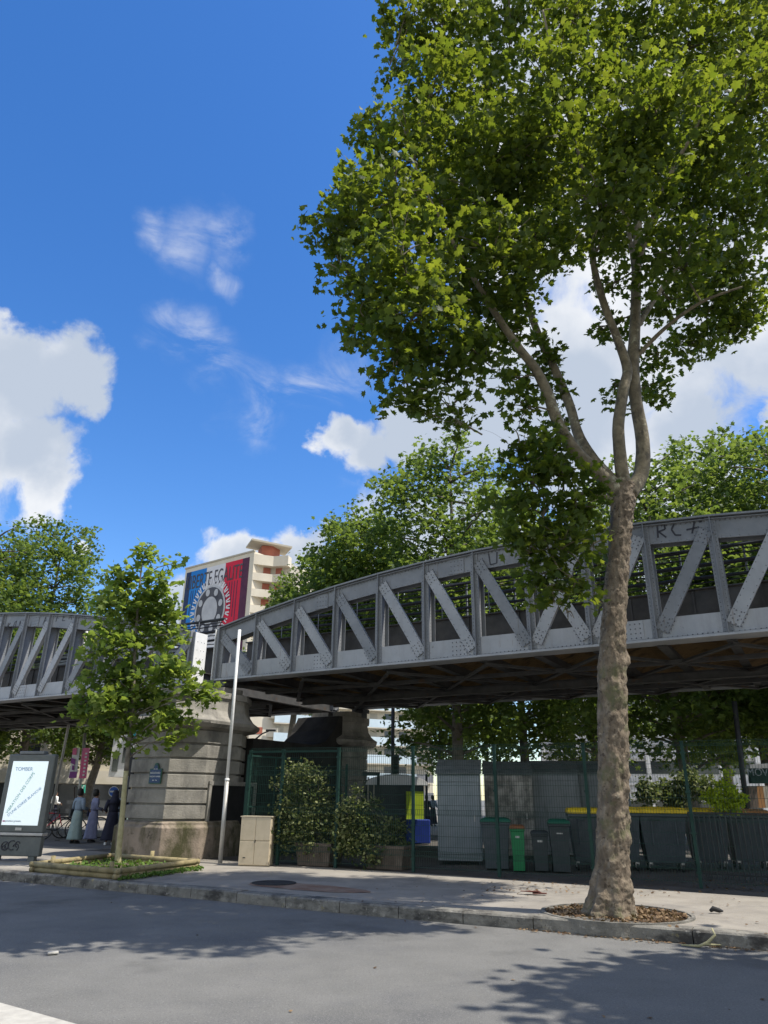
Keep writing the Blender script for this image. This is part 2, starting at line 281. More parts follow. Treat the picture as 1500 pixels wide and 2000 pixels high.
def smooth_path(pts, rad, n=6):
    P = [Vector(p) for p in pts]; out = []; rr = []
    for i in range(len(P)-1):
        p0, p1, p2, p3 = P[max(i-1, 0)], P[i], P[i+1], P[min(i+2, len(P)-1)]
        for k in range(n):
            t = k/n; out.append(.5*((2*p1)+(p2-p0)*t+(2*p0-5*p1+4*p2-p3)*t*t+(3*p1-p0-3*p2+p3)*t**3)); rr.append(rad[i]*(1-t)+rad[i+1]*t)
    out.append(P[-1]); rr.append(rad[-1]); return out, rr
# leaves: every leaf is a small polygon of its own
PLANE = np.array([(0, 0), (.16, -.08), (.42, -.06), (.33, .1), (.56, .26), (.36, .36), (.44, .62), (.2, .58), (.12, .7), (0, 1.0), (-.12, .7), (-.2, .58), (-.44, .62), (-.36, .36), (-.56, .26), (-.33, .1), (-.42, -.06), (-.16, -.08)])
SIMPLE = np.array([(0, 0), (.3, .3), (.22, .75), (0, 1.0), (-.22, .75), (-.3, .3)])
LOBED = np.array([(0, 0), (.45, .02), (.34, .3), (.42, .62), (.12, .62), (0, 1.0), (-.12, .62), (-.42, .62), (-.34, .3), (-.45, .02)])
def leaves_mesh(name, pos, size, shape=PLANE, tilt=.75, tint=None, updir=(0, 0, 1)):
    N = len(pos); k = len(shape)
    nrm = rng.normal(size=(N, 3))*tilt+np.array(updir); nrm /= np.linalg.norm(nrm, axis=1)[:, None]
    a = rng.normal(size=(N, 3)); a[:, 2] -= .35; a -= nrm*(a*nrm).sum(1)[:, None]; a /= np.linalg.norm(a, axis=1)[:, None]; b = np.cross(nrm, a)
    sz = size*(.5+.9*rng.random(N)); loc = shape-np.array((0, .45))
    curl = (np.abs(loc[:, 0])**1.5*-.35-(loc[:, 1]**2)*.25)
    ctr = np.array([[0, 0]]); L = np.vstack([loc, ctr]); C = np.append(curl, .03)
    V = pos[:, None, :]+sz[:, None, None]*(L[None, :, 0:1]*b[:, None, :]+L[None, :, 1:2]*a[:, None, :]+C[None, :, None]*nrm[:, None, :])
    V = V.reshape(-1, 3); i = np.arange(k); tri = np.stack([i, (i+1) % k, np.full(k, k)], 1)
    T = (tri[None]+(np.arange(N)*(k+1))[:, None, None]).reshape(-1, 3)
    me = bpy.data.meshes.new(name); me.vertices.add(len(V)); me.vertices.foreach_set('co', V.ravel().astype(np.float32))
    me.loops.add(T.size); me.loops.foreach_set('vertex_index', T.ravel().astype(np.int32)); me.polygons.add(len(T))
    me.polygons.foreach_set('loop_start', (np.arange(len(T))*3).astype(np.int32)); me.update(calc_edges=True)
    at_ = me.attributes.new('tint', 'FLOAT', 'POINT'); tn = rng.random(N)**1.9 if tint is None else tint
    at_.data.foreach_set('value', np.repeat(tn, k+1).astype(np.float32)); return me
def clump_points(centers, radii, n, sprig=.22, per=9, flat=.8, shell=.35):
    c = np.array([tuple(p) for p in centers]); r = np.array(radii); w = r**2.3; w /= w.sum(); ns = n//per
    idx = rng.choice(len(c), ns, p=w); d = rng.normal(size=(ns, 3)); d /= np.linalg.norm(d, axis=1)[:, None]
    rr = rng.random(ns)**shell; sc = c[idx]+d*rr[:, None]*r[idx][:, None]*np.array((1, 1, flat))
    p = np.repeat(sc, per, 0)+rng.normal(size=(ns*per, 3))*sprig*np.array((1, 1, .7)); return p, sc
# ---------------------------------------------------------------- ground
SW = .16
g = MB(); S_ = 900
g.add([(-S_, -60, 0), (S_, -60, 0), (S_, S_, 0), (-S_, S_, 0)], [(0, 1, 2, 3)]); structure(g, 'road', 'asphalt')
KERB = [(-70, 48.5), (-30, 27.6), (-12, 18.2), (-7.58, 15.85), (-5.3, 14.62), (-3.09, 13.42), (-1.2, 12.36), (.07, 11.68), (2.4, 10.55), (4.53, 9.48), (8, 7.75), (14, 4.8), (40, -8)]
def off(P, dd):
    out = []
    for i, p in enumerate(P):
        a = Vector(P[max(i-1, 0)]); b = Vector(P[min(i+1, len(P)-1)]); t = (b-a).normalized(); out.append((p[0]-t.y*dd, p[1]+t.x*dd))
    return out
K2 = off(KERB, .3)
def resample(P, step):
    out = []; d = 0
    for a, b in zip(P[:-1], P[1:]):
        a, b = Vector(a), Vector(b); L = (b-a).length
        while d < L: out.append(tuple(a+(b-a)*d/L)); d += step
        d -= L
    return out
kp = resample(KERB, .98); kpi = off(kp, .3)
kb = MB()
for i in range(len(kp)-1):
    a, b = Vector(kp[i]), Vector(kp[i+1]); c, d = Vector(kpi[i]), Vector(kpi[i+1]); t = (b-a).normalized()*.006
    if not (-14 < a.x < 12): t *= 0
    jz = SW+random.uniform(-.006, .006); q = [a+t, b-t, d-t, c+t]; e = .022
    n2 = (c-a).normalized()*e
    kb.add([(q[0].x, q[0].y, -.02), (q[1].x, q[1].y, -.02), (q[1].x, q[1].y, jz-e), (q[0].x, q[0].y, jz-e), (q[0].x+n2.x, q[0].y+n2.y, jz), (q[1].x+n2.x, q[1].y+n2.y, jz),
        (q[2].x, q[2].y, jz), (q[3].x, q[3].y, jz), (q[2].x, q[2].y, -.02), (q[3].x, q[3].y, -.02)],
        [(0, 1, 2, 3), (3, 2, 5, 4), (4, 5, 6, 7), (7, 6, 8, 9), (0, 3, 4, 7, 9), (1, 8, 6, 5, 2)])
structure(kb, 'kerb', 'kerb')
# sidewalk sheet with a round hole for the tree pit
TB = atz(1192, 1786, SW); PIT = Vector((TB.x+.12, TB.y+.12, 0)); PR = 1.02
bm = bmesh.new(); far = [(60, 60), (-90, 90)]
outer = [bm.verts.new((x, y, SW-.012)) for x, y in K2+far]
oe = [bm.edges.new((outer[i], outer[(i+1) % len(outer)])) for i in range(len(outer))]
ci = [bm.verts.new((PIT.x+PR*math.cos(a), PIT.y+PR*.93*math.sin(a), SW-.012)) for a in [2*math.pi*k/48 for k in range(48)]]
ce = [bm.edges.new((ci[i], ci[(i+1) % 48])) for i in range(48)]
bmesh.ops.triangle_fill(bm, use_beauty=True, edges=oe+ce, normal=(0, 0, 1))
for f in [f for f in bm.faces if (f.calc_center_median()-Vector((PIT.x, PIT.y, SW))).length < PR*.9 and all(v in ci for v in f.verts)]: bm.faces.remove(f)
me = bpy.data.meshes.new('sidewalk'); bm.to_mesh(me); bm.free(); tag(link('sidewalk', me, 'sidewalk'), kind='structure')
# dark worn tarmac of the yard below the viaduct
# ---------------------------------------------------------------- viaduct frame
BP = Vector((-4.86, 21.28, 0)); _L = math.hypot(1, .585); BD = Vector((1/_L, -.585/_L, 0)); BN = Vector((.585/_L, 1/_L, 0)); PAN = 1.368
def bf(s, n, z): return BP+BD*s+BN*n+Vector((0, 0, z))
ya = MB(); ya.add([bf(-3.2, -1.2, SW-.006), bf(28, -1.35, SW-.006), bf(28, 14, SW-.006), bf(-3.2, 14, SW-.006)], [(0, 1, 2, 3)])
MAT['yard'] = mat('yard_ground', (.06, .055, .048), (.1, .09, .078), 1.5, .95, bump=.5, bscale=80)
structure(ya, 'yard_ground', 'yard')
yb = MB(); yb.add([bf(-26, -.6, SW-.006), bf(-3.3, -.6, SW-.006), bf(-3.3, 8.5, SW-.006), bf(-26, 8.5, SW-.006)], [(0, 1, 2, 3)])
MAT['tarmac'] = mat('promenade_tarmac', (.1, .1, .1), (.14, .138, .13), 1.5, .9, bump=.4, bscale=120); structure(yb, 'promenade', 'tarmac')
isl = MB(); a, b = atz(0, 1958, .035), atz(150, 2000, .035); a.z = b.z = 0; t = (b-a).normalized(); pn = Vector((t.y, -t.x, 0))
A1, B1 = a-t*9, b+t*9
isl.prism([A1+pn*0, A1+pn*3.2, B1+pn*3.2, B1], 0.0, .035); structure(isl, 'traffic_island', 'pale')
MAT['rivet'] = mat('rivet_heads', (.1, .105, .115), (.16, .165, .175), 8, .5)
def rivets(mb, p0, p1, n, nrm, r=.016):
    p0, p1, nrm = Vector(p0), Vector(p1), Vector(nrm).normalized(); t = (p1-p0); t = t.normalized() if t.length > 1e-6 else Vector((0, 0, 1)); u = nrm.cross(t).normalized(); t2 = u.cross(nrm)
    for k in range(n):
        c = p0+(p1-p0)*(k/max(n-1, 1)); vs = [c+(t2*math.cos(a)+u*math.sin(a))*r-nrm*.004 for a in [math.pi*j/3 for j in range(6)]]+[c+nrm*r*.75]
        mb.add(vs, [(j, (j+1) % 6, 6) for j in range(6)], mi=1)
    mb.slots = ['rivet', 'grime']
def span(root, s0, npan, pan, zlo, zend, amp, W_=7.6, detail=True, sgn=1):
    # s runs sgn-ward from s0
    S = lambda i: s0+sgn*i*pan
    L = npan*pan
    def ztop(i): return zend+amp*(1-((i-npan/2)/(npan/2))**2)
    for side, n0 in ((0, 0.), (1, W_)):
        fo = -1 if side == 0 else 1         # outward direction along n
        tc_ = MB(); bc = MB(); rv = tc_; rvb = bc
        for i in range(npan):
            a, b = S(i), S(i+1); za, zb = ztop(i), ztop(i+1)
            for q0, q1 in ((-.16, -.13), (.13, .16)):   # two web plates
                tc_.add([bf(a, n0+q0, za-.5), bf(b, n0+q0, zb-.5), bf(b, n0+q0, zb-.03), bf(a, n0+q0, za-.03), bf(a, n0+q1, za-.5), bf(b, n0+q1, zb-.5), bf(b, n0+q1, zb-.03), bf(a, n0+q1, za-.03)],
                    [(0, 1, 2, 3), (7, 6, 5, 4), (0, 4, 5, 1), (3, 2, 6, 7), (0, 3, 7, 4), (1, 5, 6, 2)])
            tc_.add([bf(a, n0-.27, za-.03), bf(b, n0-.27, zb-.03), bf(b, n0+.27, zb-.03), bf(a, n0+.27, za-.03), bf(a, n0-.27, za+.01), bf(b, n0-.27, zb+.01), bf(b, n0+.27, zb+.01), bf(a, n0+.27, za+.01)],
                [(0, 1, 2, 3), (7, 6, 5, 4), (0, 4, 5, 1), (3, 2, 6, 7), (0, 3, 7, 4), (1, 5, 6, 2)])
            tc_.beam(bf(a, n0+fo*.2, za-.075), bf(b, n0+fo*.2, zb-.075), .075, .012)
            for q in (-.15, .15): bc.box(bf((a+b)/2, n0+q, zlo+.27), (pan+.002, .03, .46), rz=math.atan2(BD.y, BD.x))
            if side == 0 and detail:
                rivets(rv, bf(a, n0-.166, za-.105), bf(b, n0-.166, zb-.105), 15, -BN, .017)
                rivets(rv, bf(a, n0-.163, za-.46), bf(b, n0-.163, zb-.46), 9, -BN, .011)
                rivets(rvb, bf(a, n0-.168, zlo+.075), bf(b, n0-.168, zlo+.105), 15, -BN, .017)
                if i % 3 == 2:                            # riveted splice plates
                    m_ = (a+b)/2+sgn*.2; bc.box(bf(m_, n0-.172, zlo+.27), (.44, .014, .45), rz=math.atan2(BD.y, BD.x))
                    for kk in range(4):
                        for jj in range(4): rivets(rvb, bf(m_-.15+.1*kk, n0-.18, zlo+.12+.1*jj), bf(m_-.15+.1*kk, n0-.18, zlo+.12+.1*jj), 1, -BN, .02)
                    zz = (za+zb)/2; tc_.box(bf(m_, n0-.17, zz-.27), (.42, .014, .4), rz=math.atan2(BD.y, BD.x))
                    for kk in range(4):
                        for jj in range(3): rivets(rv, bf(m_-.14+.095*kk, n0-.178, zz-.39+.12*jj), bf(m_-.14+.095*kk, n0-.178, zz-.39+.12*jj), 1, -BN, .019)
        e0, e1 = S(0), S(npan); mid = (e0+e1)/2
        bc.box(bf(mid, n0, zlo+.02), (L, .54, .035), rz=math.atan2(BD.y, BD.x))
        bc.box(bf(mid, n0+fo*.21, zlo+.05), (L, .08, .02), rz=math.atan2(BD.y, BD.x))
        if side == 0 and detail:
            k0 = len(bc.mi); bc.box(bf(mid, n0-.18, zlo+.055), (L, .02, .045), rz=math.atan2(BD.y, BD.x)); bc.mi[k0:] = [2]*(len(bc.mi)-k0)
        T1 = tc_.build('top_chord', 'steel', root); B1_ = bc.build('bottom_chord', 'steel_pale' if side == 0 else 'steel', root)
        for i in range(npan+1):
            s = S(i); zt = ztop(i)-.03; z0 = zlo+.04; vb = MB(); end = i in (0, npan); wd = .3 if end else .2
            for q in (-.175, .175): vb.box(bf(s, n0+q, (z0+zt)/2), (wd, .014, zt-z0), rz=math.atan2(BD.y, BD.x))
            vb.box(bf(s, n0, (z0+zt)/2), (.016, .33, zt-z0-.01), rz=math.atan2(BD.y, BD.x))
            vb.box(bf(s, n0+fo*.225, (z0+zt)/2), (.016, .085, zt-z0), rz=math.atan2(BD.y, BD.x))      # outstanding fin
            if end:
                for q in (-.15, .15): vb.box(bf(s+q, n0, (z0+zt)/2), (.014, .33, zt-z0-.02), rz=math.atan2(BD.y, BD.x))
            if side == 0 and detail:
                nn = int((zt-z0)/.085)
                for q in (-.065, .065): rivets(vb, bf(s+q, n0-.183, z0+.05), bf(s+q, n0-.183, zt-.05), nn, -BN, .015)
                for q in (-.1, .1): rivets(vb, bf(s+.009, n0+q, z0+.05), bf(s+.009, n0+q, zt-.05), nn, BD, .015)
            V = vb.build('vertical_post', 'steel', root)
        for i in range(npan):
            half = npan/2; m_ = (npan-1)//2; jobs = []
            if i < m_ or (npan % 2 == 0 and i < npan//2): jobs = [(S(i), ztop(i)-.3, S(i+1), zlo+.22)]
            elif i == m_ and npan % 2: jobs = [(S(i), ztop(i)-.3, S(i+1), zlo+.22), (S(i+1), ztop(i+1)-.3, S(i), zlo+.22)]
            else: jobs = [(S(i+1), ztop(i+1)-.3, S(i), zlo+.22)]
            for j, (sa, za, sb, zb) in enumerate(jobs):
                db = MB(); nn0 = n0+(-.135 if side == 0 else .135)-.0
                dx = (sb-sa); sa2, sb2 = sa+.1*(1 if dx > 0 else -1), sb-.1*(1 if dx > 0 else -1)
                A, B = bf(sa2, nn0-.066*(1 if side == 0 else -1)-.002*j, za), bf(sb2, nn0-.066*(1 if side == 0 else -1)-.002*j, zb)
                db.beam(A, B, .012, .27, up=BD); A2, B2 = bf(sa2, n0+.06, za), bf(sb2, n0+.06, zb)
                # flange plate facing outward and its two edge angles
                x = (B-A).normalized(); yv = BN.cross(x).normalized()
                for e in (-.12, .12): db.beam(A+yv*e+BN*.06*(-fo), B+yv*e+BN*.06*(-fo), .12, .014, up=yv)
                if side == 0 and detail:
                    for e in (-.1, .1): rivets(db, A+yv*e-BN*.012, B+yv*e-BN*.012, 16, -BN, .012)
                    for P_, q in ((B, -1), (A, 1)):
                        for kk in range(4):
                            for e in (-.16, -.05, .05, .16): rivets(db, P_+x*q*(.02+.09*kk)+yv*e-BN*.02, P_+x*q*(.02+.09*kk)+yv*e-BN*.02, 1, -BN, .016)
                db.build('diagonal_brace', 'steel_pale' if i % 3 else 'steel', root)
    # deck
    e0, e1 = S(0), S(npan); mid = (e0+e1)/2; rz = math.atan2(BD.y, BD.x)
    pg_ = MB()
    for n_, zc, h in ((1.0, zlo+.8, 1.0), (W_-1.0, zlo+.8, 1.0)):
        pg_.box(bf(mid, n_, zc), (L-.1, .03, h), rz=rz); pg_.box(bf(mid, n_, zc+h/2+.016), (L-.1, .22, .03), rz=rz)
        for k in range(npan): pg_.box(bf(S(k+.5), n_-.03, zc), (.05, .06, h-.02), rz=rz)
    pg_.build('parapet_girder', 'steel_dark', root)
    dk = MB(); dk.box(bf(mid, W_/2, zlo+.5), (L-.1, W_-2.2, .12), rz=rz)
    for n_ in (2.2, 3.2, 4.5, 5.5): dk.box(bf(mid, n_, zlo+.7), (L-.1, .07, .14), rz=rz)
    dk.build('track_deck', 'steel_dark', root)
    vt = MB()                                            # brick jack arches between the cross girders
    for i in range(npan):
        a, b = S(i), S(i+1); pr = [(a+(b-a)*t, zlo+.2+.2*math.sin(math.pi*t)) for t in [k/8 for k in range(9)]]
        for (q, z), (q2, z2) in zip(pr[:-1], pr[1:]): vt.quad(bf(q, .17, z), bf(q2, .17, z2), bf(q2, W_-.17, z2), bf(q, W_-.17, z))
    vt.build('brick_vault', 'brick_under', root)
    for i in range(npan+1):
        cg = MB(); cg.box(bf(S(i), W_/2, zlo+.2), (.02, W_-.5, .44), rz=rz); cg.box(bf(S(i), W_/2, zlo-.022), (.2, W_-.4, .02), rz=rz); cg.box(bf(S(i), W_/2, zlo+.43), (.2, W_-.4, .02), rz=rz)
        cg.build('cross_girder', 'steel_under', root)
    lb = MB()
    for n_ in (W_*.5,): 
        lb.box(bf(mid, n_, zlo-.14), (L-.4, .02, .2), rz=rz); lb.box(bf(mid, n_, zlo-.25), (L-.4, .2, .02), rz=rz); lb.box(bf(mid, n_, zlo-.045), (L-.4, .2, .02), rz=rz)
    for n_ in (W_*.25, W_*.75): lb.box(bf(mid, n_, zlo-.09), (L-.4, .12, .1), rz=rz)
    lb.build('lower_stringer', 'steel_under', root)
    for i in range(0, npan-1, 2):
        for (na, nb) in ((.3, W_/2), (W_-.3, W_/2)):
            for sgx in (0, 1):
                xb = MB(); a, b = (S(i), S(i+2)) if sgx == 0 else (S(i+2), S(i)); xb.beam(bf(a, na, zlo-.1-.015*sgx), bf(b, nb, zlo-.12-.015*sgx), .11, .012); xb.beam(bf(a, na, zlo-.07-.015*sgx), bf(b, nb, zlo-.085-.015*sgx), .012, .07)
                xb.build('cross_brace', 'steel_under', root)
    # cable rack with its standards, seen through the near truss
    for n_, zs in ((1.3, ((1.42, .05), (1.55, .03), (1.68, .08), (1.82, .03), (1.98, .1), (2.14, .04), (2.24, .03), (2.34, .07))), (W_-1.3, ((1.25, .04), (1.6, .06), (1.95, .05)))):
        cr_ = MB()
        for zz, r in zs:
            pts = [bf(s0+sgn*(.2+k*.5), n_+random.uniform(-.02, .02), zlo+zz-.2*r+random.uniform(-.012, .012)) for k in range(int(L/.5))]
            cr_.tube(pts, r/2, 6)
        CR = cr_.build('cable_rack', 'black' if n_ < 3 else 'steel_dark', root)
        for k in range(npan):
            st = MB(); st.box(bf(S(k+.35), n_+.06, zlo+1.6), (.04, .05, 1.5), rz=rz); st.box(bf(S(k+.85), n_-.06, zlo+1.6), (.018, .018, 1.45), rz=rz); st.build('standard', 'steel', CR)
        tp = MB(); tp.box(bf(mid, n_+.02, zlo+2.36), (L-.3, .1, .03), rz=rz); tp.build('top_rail', 'steel_dark', CR)
ZLO = 4.7
vr = thing('viaduct_span', 'riveted grey steel truss span with arched top chord passing behind the big plane tree', 'railway bridge', bf(7, 3.8, 0), world=True, group='steel viaduct spans')
span(vr, .14, 15, PAN, ZLO, 6.28, 1.13)
vl = thing('viaduct_span', 'taller grey steel truss span with scribbled top chord, left of the stone pier', 'railway bridge', bf(-15, 3.8, 0), world=True, group='steel viaduct spans')
span(vl, -1.0, 22, 1.42, 4.66, 6.28, 1.95, sgn=-1)
# end portals facing the joint and bearings
for root, s, sg in ((vr, .16, 1), (vl, -1.02, -1)):
    ep = MB(); rz = math.atan2(BD.y, BD.x)
    ep.box(bf(s-.19*sg, 0.02, 5.48), (.02, .5, 1.5), rz=rz)
    for z in (4.95, 5.2, 5.45, 5.7, 5.95):
        for q in (-.12, .04, .16): rivets(ep, bf(s-.19*sg-.012*sg, q, z), bf(s-.19*sg-.012*sg, q, z), 1, BD*-sg, .018)
    ep.build('end_plate', 'white', root)
    for n_ in (0, 7.6):
        be = MB(); be.box(bf(s+.1*sg, n_, ZLO-.09), (.5, .45, .14), rz=rz); be.box(bf(s+.1*sg, n_, ZLO-.25), (.34, .4, .2), rz=rz); be.build('bearing', 'steel_dark', root)
# graffiti
def stroke(name, pts, w, parent, mt, s0, z0, nn=-.167, sc=1):
    mb = MB()
    for ln in pts:
        P = [bf(s0+x*sc, nn, z0+y*sc) for x, y in ln]
        for a, b in zip(P[:-1], P[1:]): mb.beam(a, b, .004, w, up=BD if abs((b-a).normalized().z) > .7 else (0, 0, 1))
    return mb.build(name, mt, parent)
tcr = [o for o in vr.children if o.name.startswith('top_chord')][0]; tcl = [o for o in vl.children if o.name.startswith('top_chord')][0]
stroke('graffiti', [[(0, 0), (.02, .3), (.17, .28), (.17, .17), (.03, .14), (.17, -.02)], [(.5, .3), (.38, .28), (.3, .14), (.36, 0), (.48, -.02)], [(.62, .26), (.86, .29)], [(.6, .08), (.86, .1)], [(.7, -.02), (.78, .22), (.72, .34)], [(.82, .33), (.9, .2), (.98, .34)]], .036, tcr, 'spray', .14+9*PAN+.28, 6.98)
stroke('graffiti', [[(0, .3), (.03, 0), (.2, .02), (.22, .3)], [(.35, .04), (.36, .05)]], .028, tcr, 'spray', .14+6*PAN+.4, 6.95)
gl = []; x = 0
for ch in 'OIKONOMIAFFERVK':
    h = .26; a = {'O': [(0, 0), (.05, .24), (.16, .27), (.14, .04), (0, 0)], 'I': [(.05, 0), (.09, .26)], 'K': [(0, 0), (.04, .26), (.02, .12), (.16, .26), (.02, .12), (.15, 0)], 'N': [(0, 0), (.04, .26), (.12, 0), (.17, .26)],
        'M': [(0, 0), (.04, .26), (.09, .1), (.15, .26), (.17, 0)], 'A': [(0, 0), (.09, .27), (.15, 0), (.12, .1), (.04, .1)], 'F': [(0, 0), (.04, .26), (.17, .27), (.04, .26), (.03, .14), (.12, .14)],
        'E': [(.14, 0), (0, 0), (.04, .26), (.17, .27), (.04, .26), (.03, .14), (.12, .14)], 'R': [(0, 0), (.04, .26), (.15, .24), (.13, .15), (.03, .13), (.15, 0)], 'V': [(.02, .26), (.06, 0), (.18, .27)]}[ch]
    gl.append([(x+p+random.uniform(-.01, .01), q+random.uniform(-.02, .02)) for p, q in a]); x += .34
stroke('graffiti', gl, .022, tcl, 'spray', -11.4, 7.3, sc=1.05)
for ch_i, ln in enumerate([]): pass
# ---------------------------------------------------------------- stone pier
FC = Vector(((-6.41-5.21)/2, (19.87+19.26)/2-.3, 0)); PN = BN.copy(); PD = BD.copy()
FC = Vector((-5.95, 19.42, 0))
def octo(hw, n0, n1, ch, cn):       # chamfered block outline in the pier frame
    P = []
    for s, n in ((-hw+ch, n0), (hw-ch, n0), (hw, n0+cn), (hw, n1-cn), (hw-ch, n1), (-hw+ch, n1), (-hw, n1-cn), (-hw, n0+cn)):
        q = FC+PD*s+PN*n; P.append((q.x, q.y))
    return P
MAT['dark_stone'] = mat('shaded_stone', (.016, .015, .014), (.035, .033, .03), 2, .95, bump=.5, bscale=20)  # pier stone blackened in its colour for the deep shade under the viaduct
pier = thing('stone_pier', 'rusticated stone viaduct pier with mossy base and street plaque behind the young tree', 'pier', tuple(FC+PN*4.5), world=True)
HW = 1.18; PL = 9.6
NE = 2.9                           # length of each column along the pier
def col_ring(off, n0, n1, front=True): return octo(HW+off, n0-off, n1+off, .5, .8)
for ci_, (n0, n1) in enumerate(((0, NE), (PL-2.1, PL))):
    pl = MB(); pl.loft([[(x, y, z) for x, y in octo(HW+o_, n0-o_, n1+o_*.2, .5, .8)] for z, o_ in ((0.1, .16), (.86, .16), (.92, .1), (.97, .1), (1.0, .02))]); pl.build('plinth', 'stone_moss', pier, .02)
    sh = MB(); z = 1.0
    while z < 3.17:
        sh.prism(octo(HW, n0, n1, .5, .8), z+.05, min(z+.365, 3.2)); sh.prism(octo(HW-.06, n0+.06, n1-.06, .5, .8), z-.01, z+.06); z += .365
    sh.build('rusticated_shaft', 'stone', pier, .012)
    cap = MB(); prof = [(3.19, -.05), (3.24, .03), (3.27, .16), (3.36, .24), (3.44, .25), (3.5, .17), (3.58, .1), (3.72, .03), (3.95, -.01), (4.05, 0.0), (4.06, .04), (4.22, .04)]
    cap.loft([[(x, y, z) for x, y in octo(HW+o_, n0-o_, n1+o_, .5, .8)] for z, o_ in prof]); cap.build('cornice', 'stone', pier, .012)
wl = MB()
wl.prism([tuple((FC+PD*s+PN*n).to_2d()) for s, n in ((-HW+.25, NE-.02), (HW-.25, NE-.02), (HW-.25, PL-NE+.02), (-HW+.25, PL-NE+.02))], .1, 3.15)
wl.prism([tuple((FC+PD*s+PN*n).to_2d()) for s, n in ((-HW+.25, PL-NE), (HW-.25, PL-NE), (HW-.25, PL-2.05), (-HW+.25, PL-2.05))], .1, 3.15)
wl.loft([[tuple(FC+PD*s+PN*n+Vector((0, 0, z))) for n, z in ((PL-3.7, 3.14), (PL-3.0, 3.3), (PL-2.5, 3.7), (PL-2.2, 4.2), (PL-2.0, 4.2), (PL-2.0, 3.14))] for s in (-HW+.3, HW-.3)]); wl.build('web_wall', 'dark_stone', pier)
dr = MB(); dr.prism([tuple((FC+PD*s+PN*n).to_2d()) for s, n in ((HW-.6, 1.05), (HW+.012, 1.05), (HW+.012, 2.75), (HW-.6, 2.75))], .12, 1.86); dr.build('opening_shade', 'dark', pier)  # solid block, its near-black colour is the shade within the opening
fr = MB()
for n in (1.0, 2.8): fr.box(FC+PD*(HW+.02)+PN*n+Vector((0, 0, 1.0)), (.06, .1, 1.75), rz=math.atan2(PD.y, PD.x))
fr.box(FC+PD*(HW+.02)+PN*1.9+Vector((0, 0, 1.9)), (.06, 1.9, .1), rz=math.atan2(PD.y, PD.x)); fr.build('opening_frame', 'stone', pier)
# bearing blocks above the caps
for n in (1.9, PL-1.2):
    bb = MB(); bb.box(FC+PN*n+PD*.55+Vector((0, 0, 4.32)), (.7, .8, .2), rz=math.atan2(PD.y, PD.x)); bb.box(FC+PN*n-PD*.35+Vector((0, 0, 4.32)), (.7, .8, .2), rz=math.atan2(PD.y, PD.x)); bb.build('bearing_block', 'stone', pier)
# street plaque
pq_c = FC+Vector((0, 0, 0)); q0 = at(306, 1516, 1); rr_ = ray(306, 1516)
tt = (FC-PN*.0).dot(PN)/Vector((rr_.x, rr_.y, 0)).dot(PN); pc = Vector((rr_.x*tt, rr_.y*tt, rr_.z*tt+EYE))-PN*.03
pq = thing('street_sign', 'blue enamel street name plaque with green border on the stone pier', 'street sign', tuple(pc), world=True)
Mx = Matrix((BD, Vector((0, 0, 1)), -BN)).transposed().to_4x4()
def plate(mb, w, h, t, arch=0, c=(0, 0)):
    pts = [(-w/2, -h/2), (w/2, -h/2), (w/2, h/2)]
    if arch: pts += [(w*.22, h/2)]+[(w*.2*math.cos(a), h/2+arch*math.sin(a)) for a in [math.pi*k/8 for k in range(1, 8)]]+[(-w*.22, h/2)]
    pts += [(-w/2, h/2)]; n = len(pts)
    vs = [pc+BD*(x+c[0])+Vector((0, 0, y+c[1]))-BN*d for d in (t[0], t[1]) for x, y in pts]
    mb.add(vs, [tuple(range(n))[::-1], tuple(range(n, 2*n))]+[(i, (i+1) % n, n+(i+1) % n, n+i) for i in range(n)])
b1 = MB(); plate(b1, .42, .36, (0, .02), .14); b1.build('plaque_border', 'plaque_green', pq)
b2 = MB(); plate(b2, .37, .31, (.02, .026), .11); b2.build('plaque_face', 'plaque_blue', pq)
for s_, z_, h_ in (('13e Arrt', .17, .045), ('BOULEVARD', .075, .062), ('VINCENT AURIOL', -.01, .048), ('1884 - 1966', -.1, .035)):
    M4 = Mx.copy(); M4.translation = pc+Vector((0, 0, z_))-BN*.029; text_mesh('plaque_text', s_, h_, 'white', pq, M4)
# ---------------------------------------------------------------- big plane tree
DT = TB.y
pt = thing('plane_tree', 'tall plane tree with forked trunk and large dense crown beside the kerb', 'tree', tuple(TB), world=True)
def P3(x, y, dy=0): return at(x, y, DT+dy)
tr = MB()
tp, rp = smooth_path([P3(1192, 1800), P3(1193, 1765), P3(1195, 1700), P3(1197, 1600), P3(1198, 1500), P3(1197, 1400), P3(1195, 1300), P3(1200, 1200), P3(1207, 1100), P3(1213, 1020), P3(1216, 975), P3(1220, 945)],
    [.3, .265, .228, .21, .21, .21, .2, .185, .172, .175, .2, .17], 22)
o = len(tr.v); tr.tube(tp, rp, 84, nz=.12, nf=5.5, seed=3)
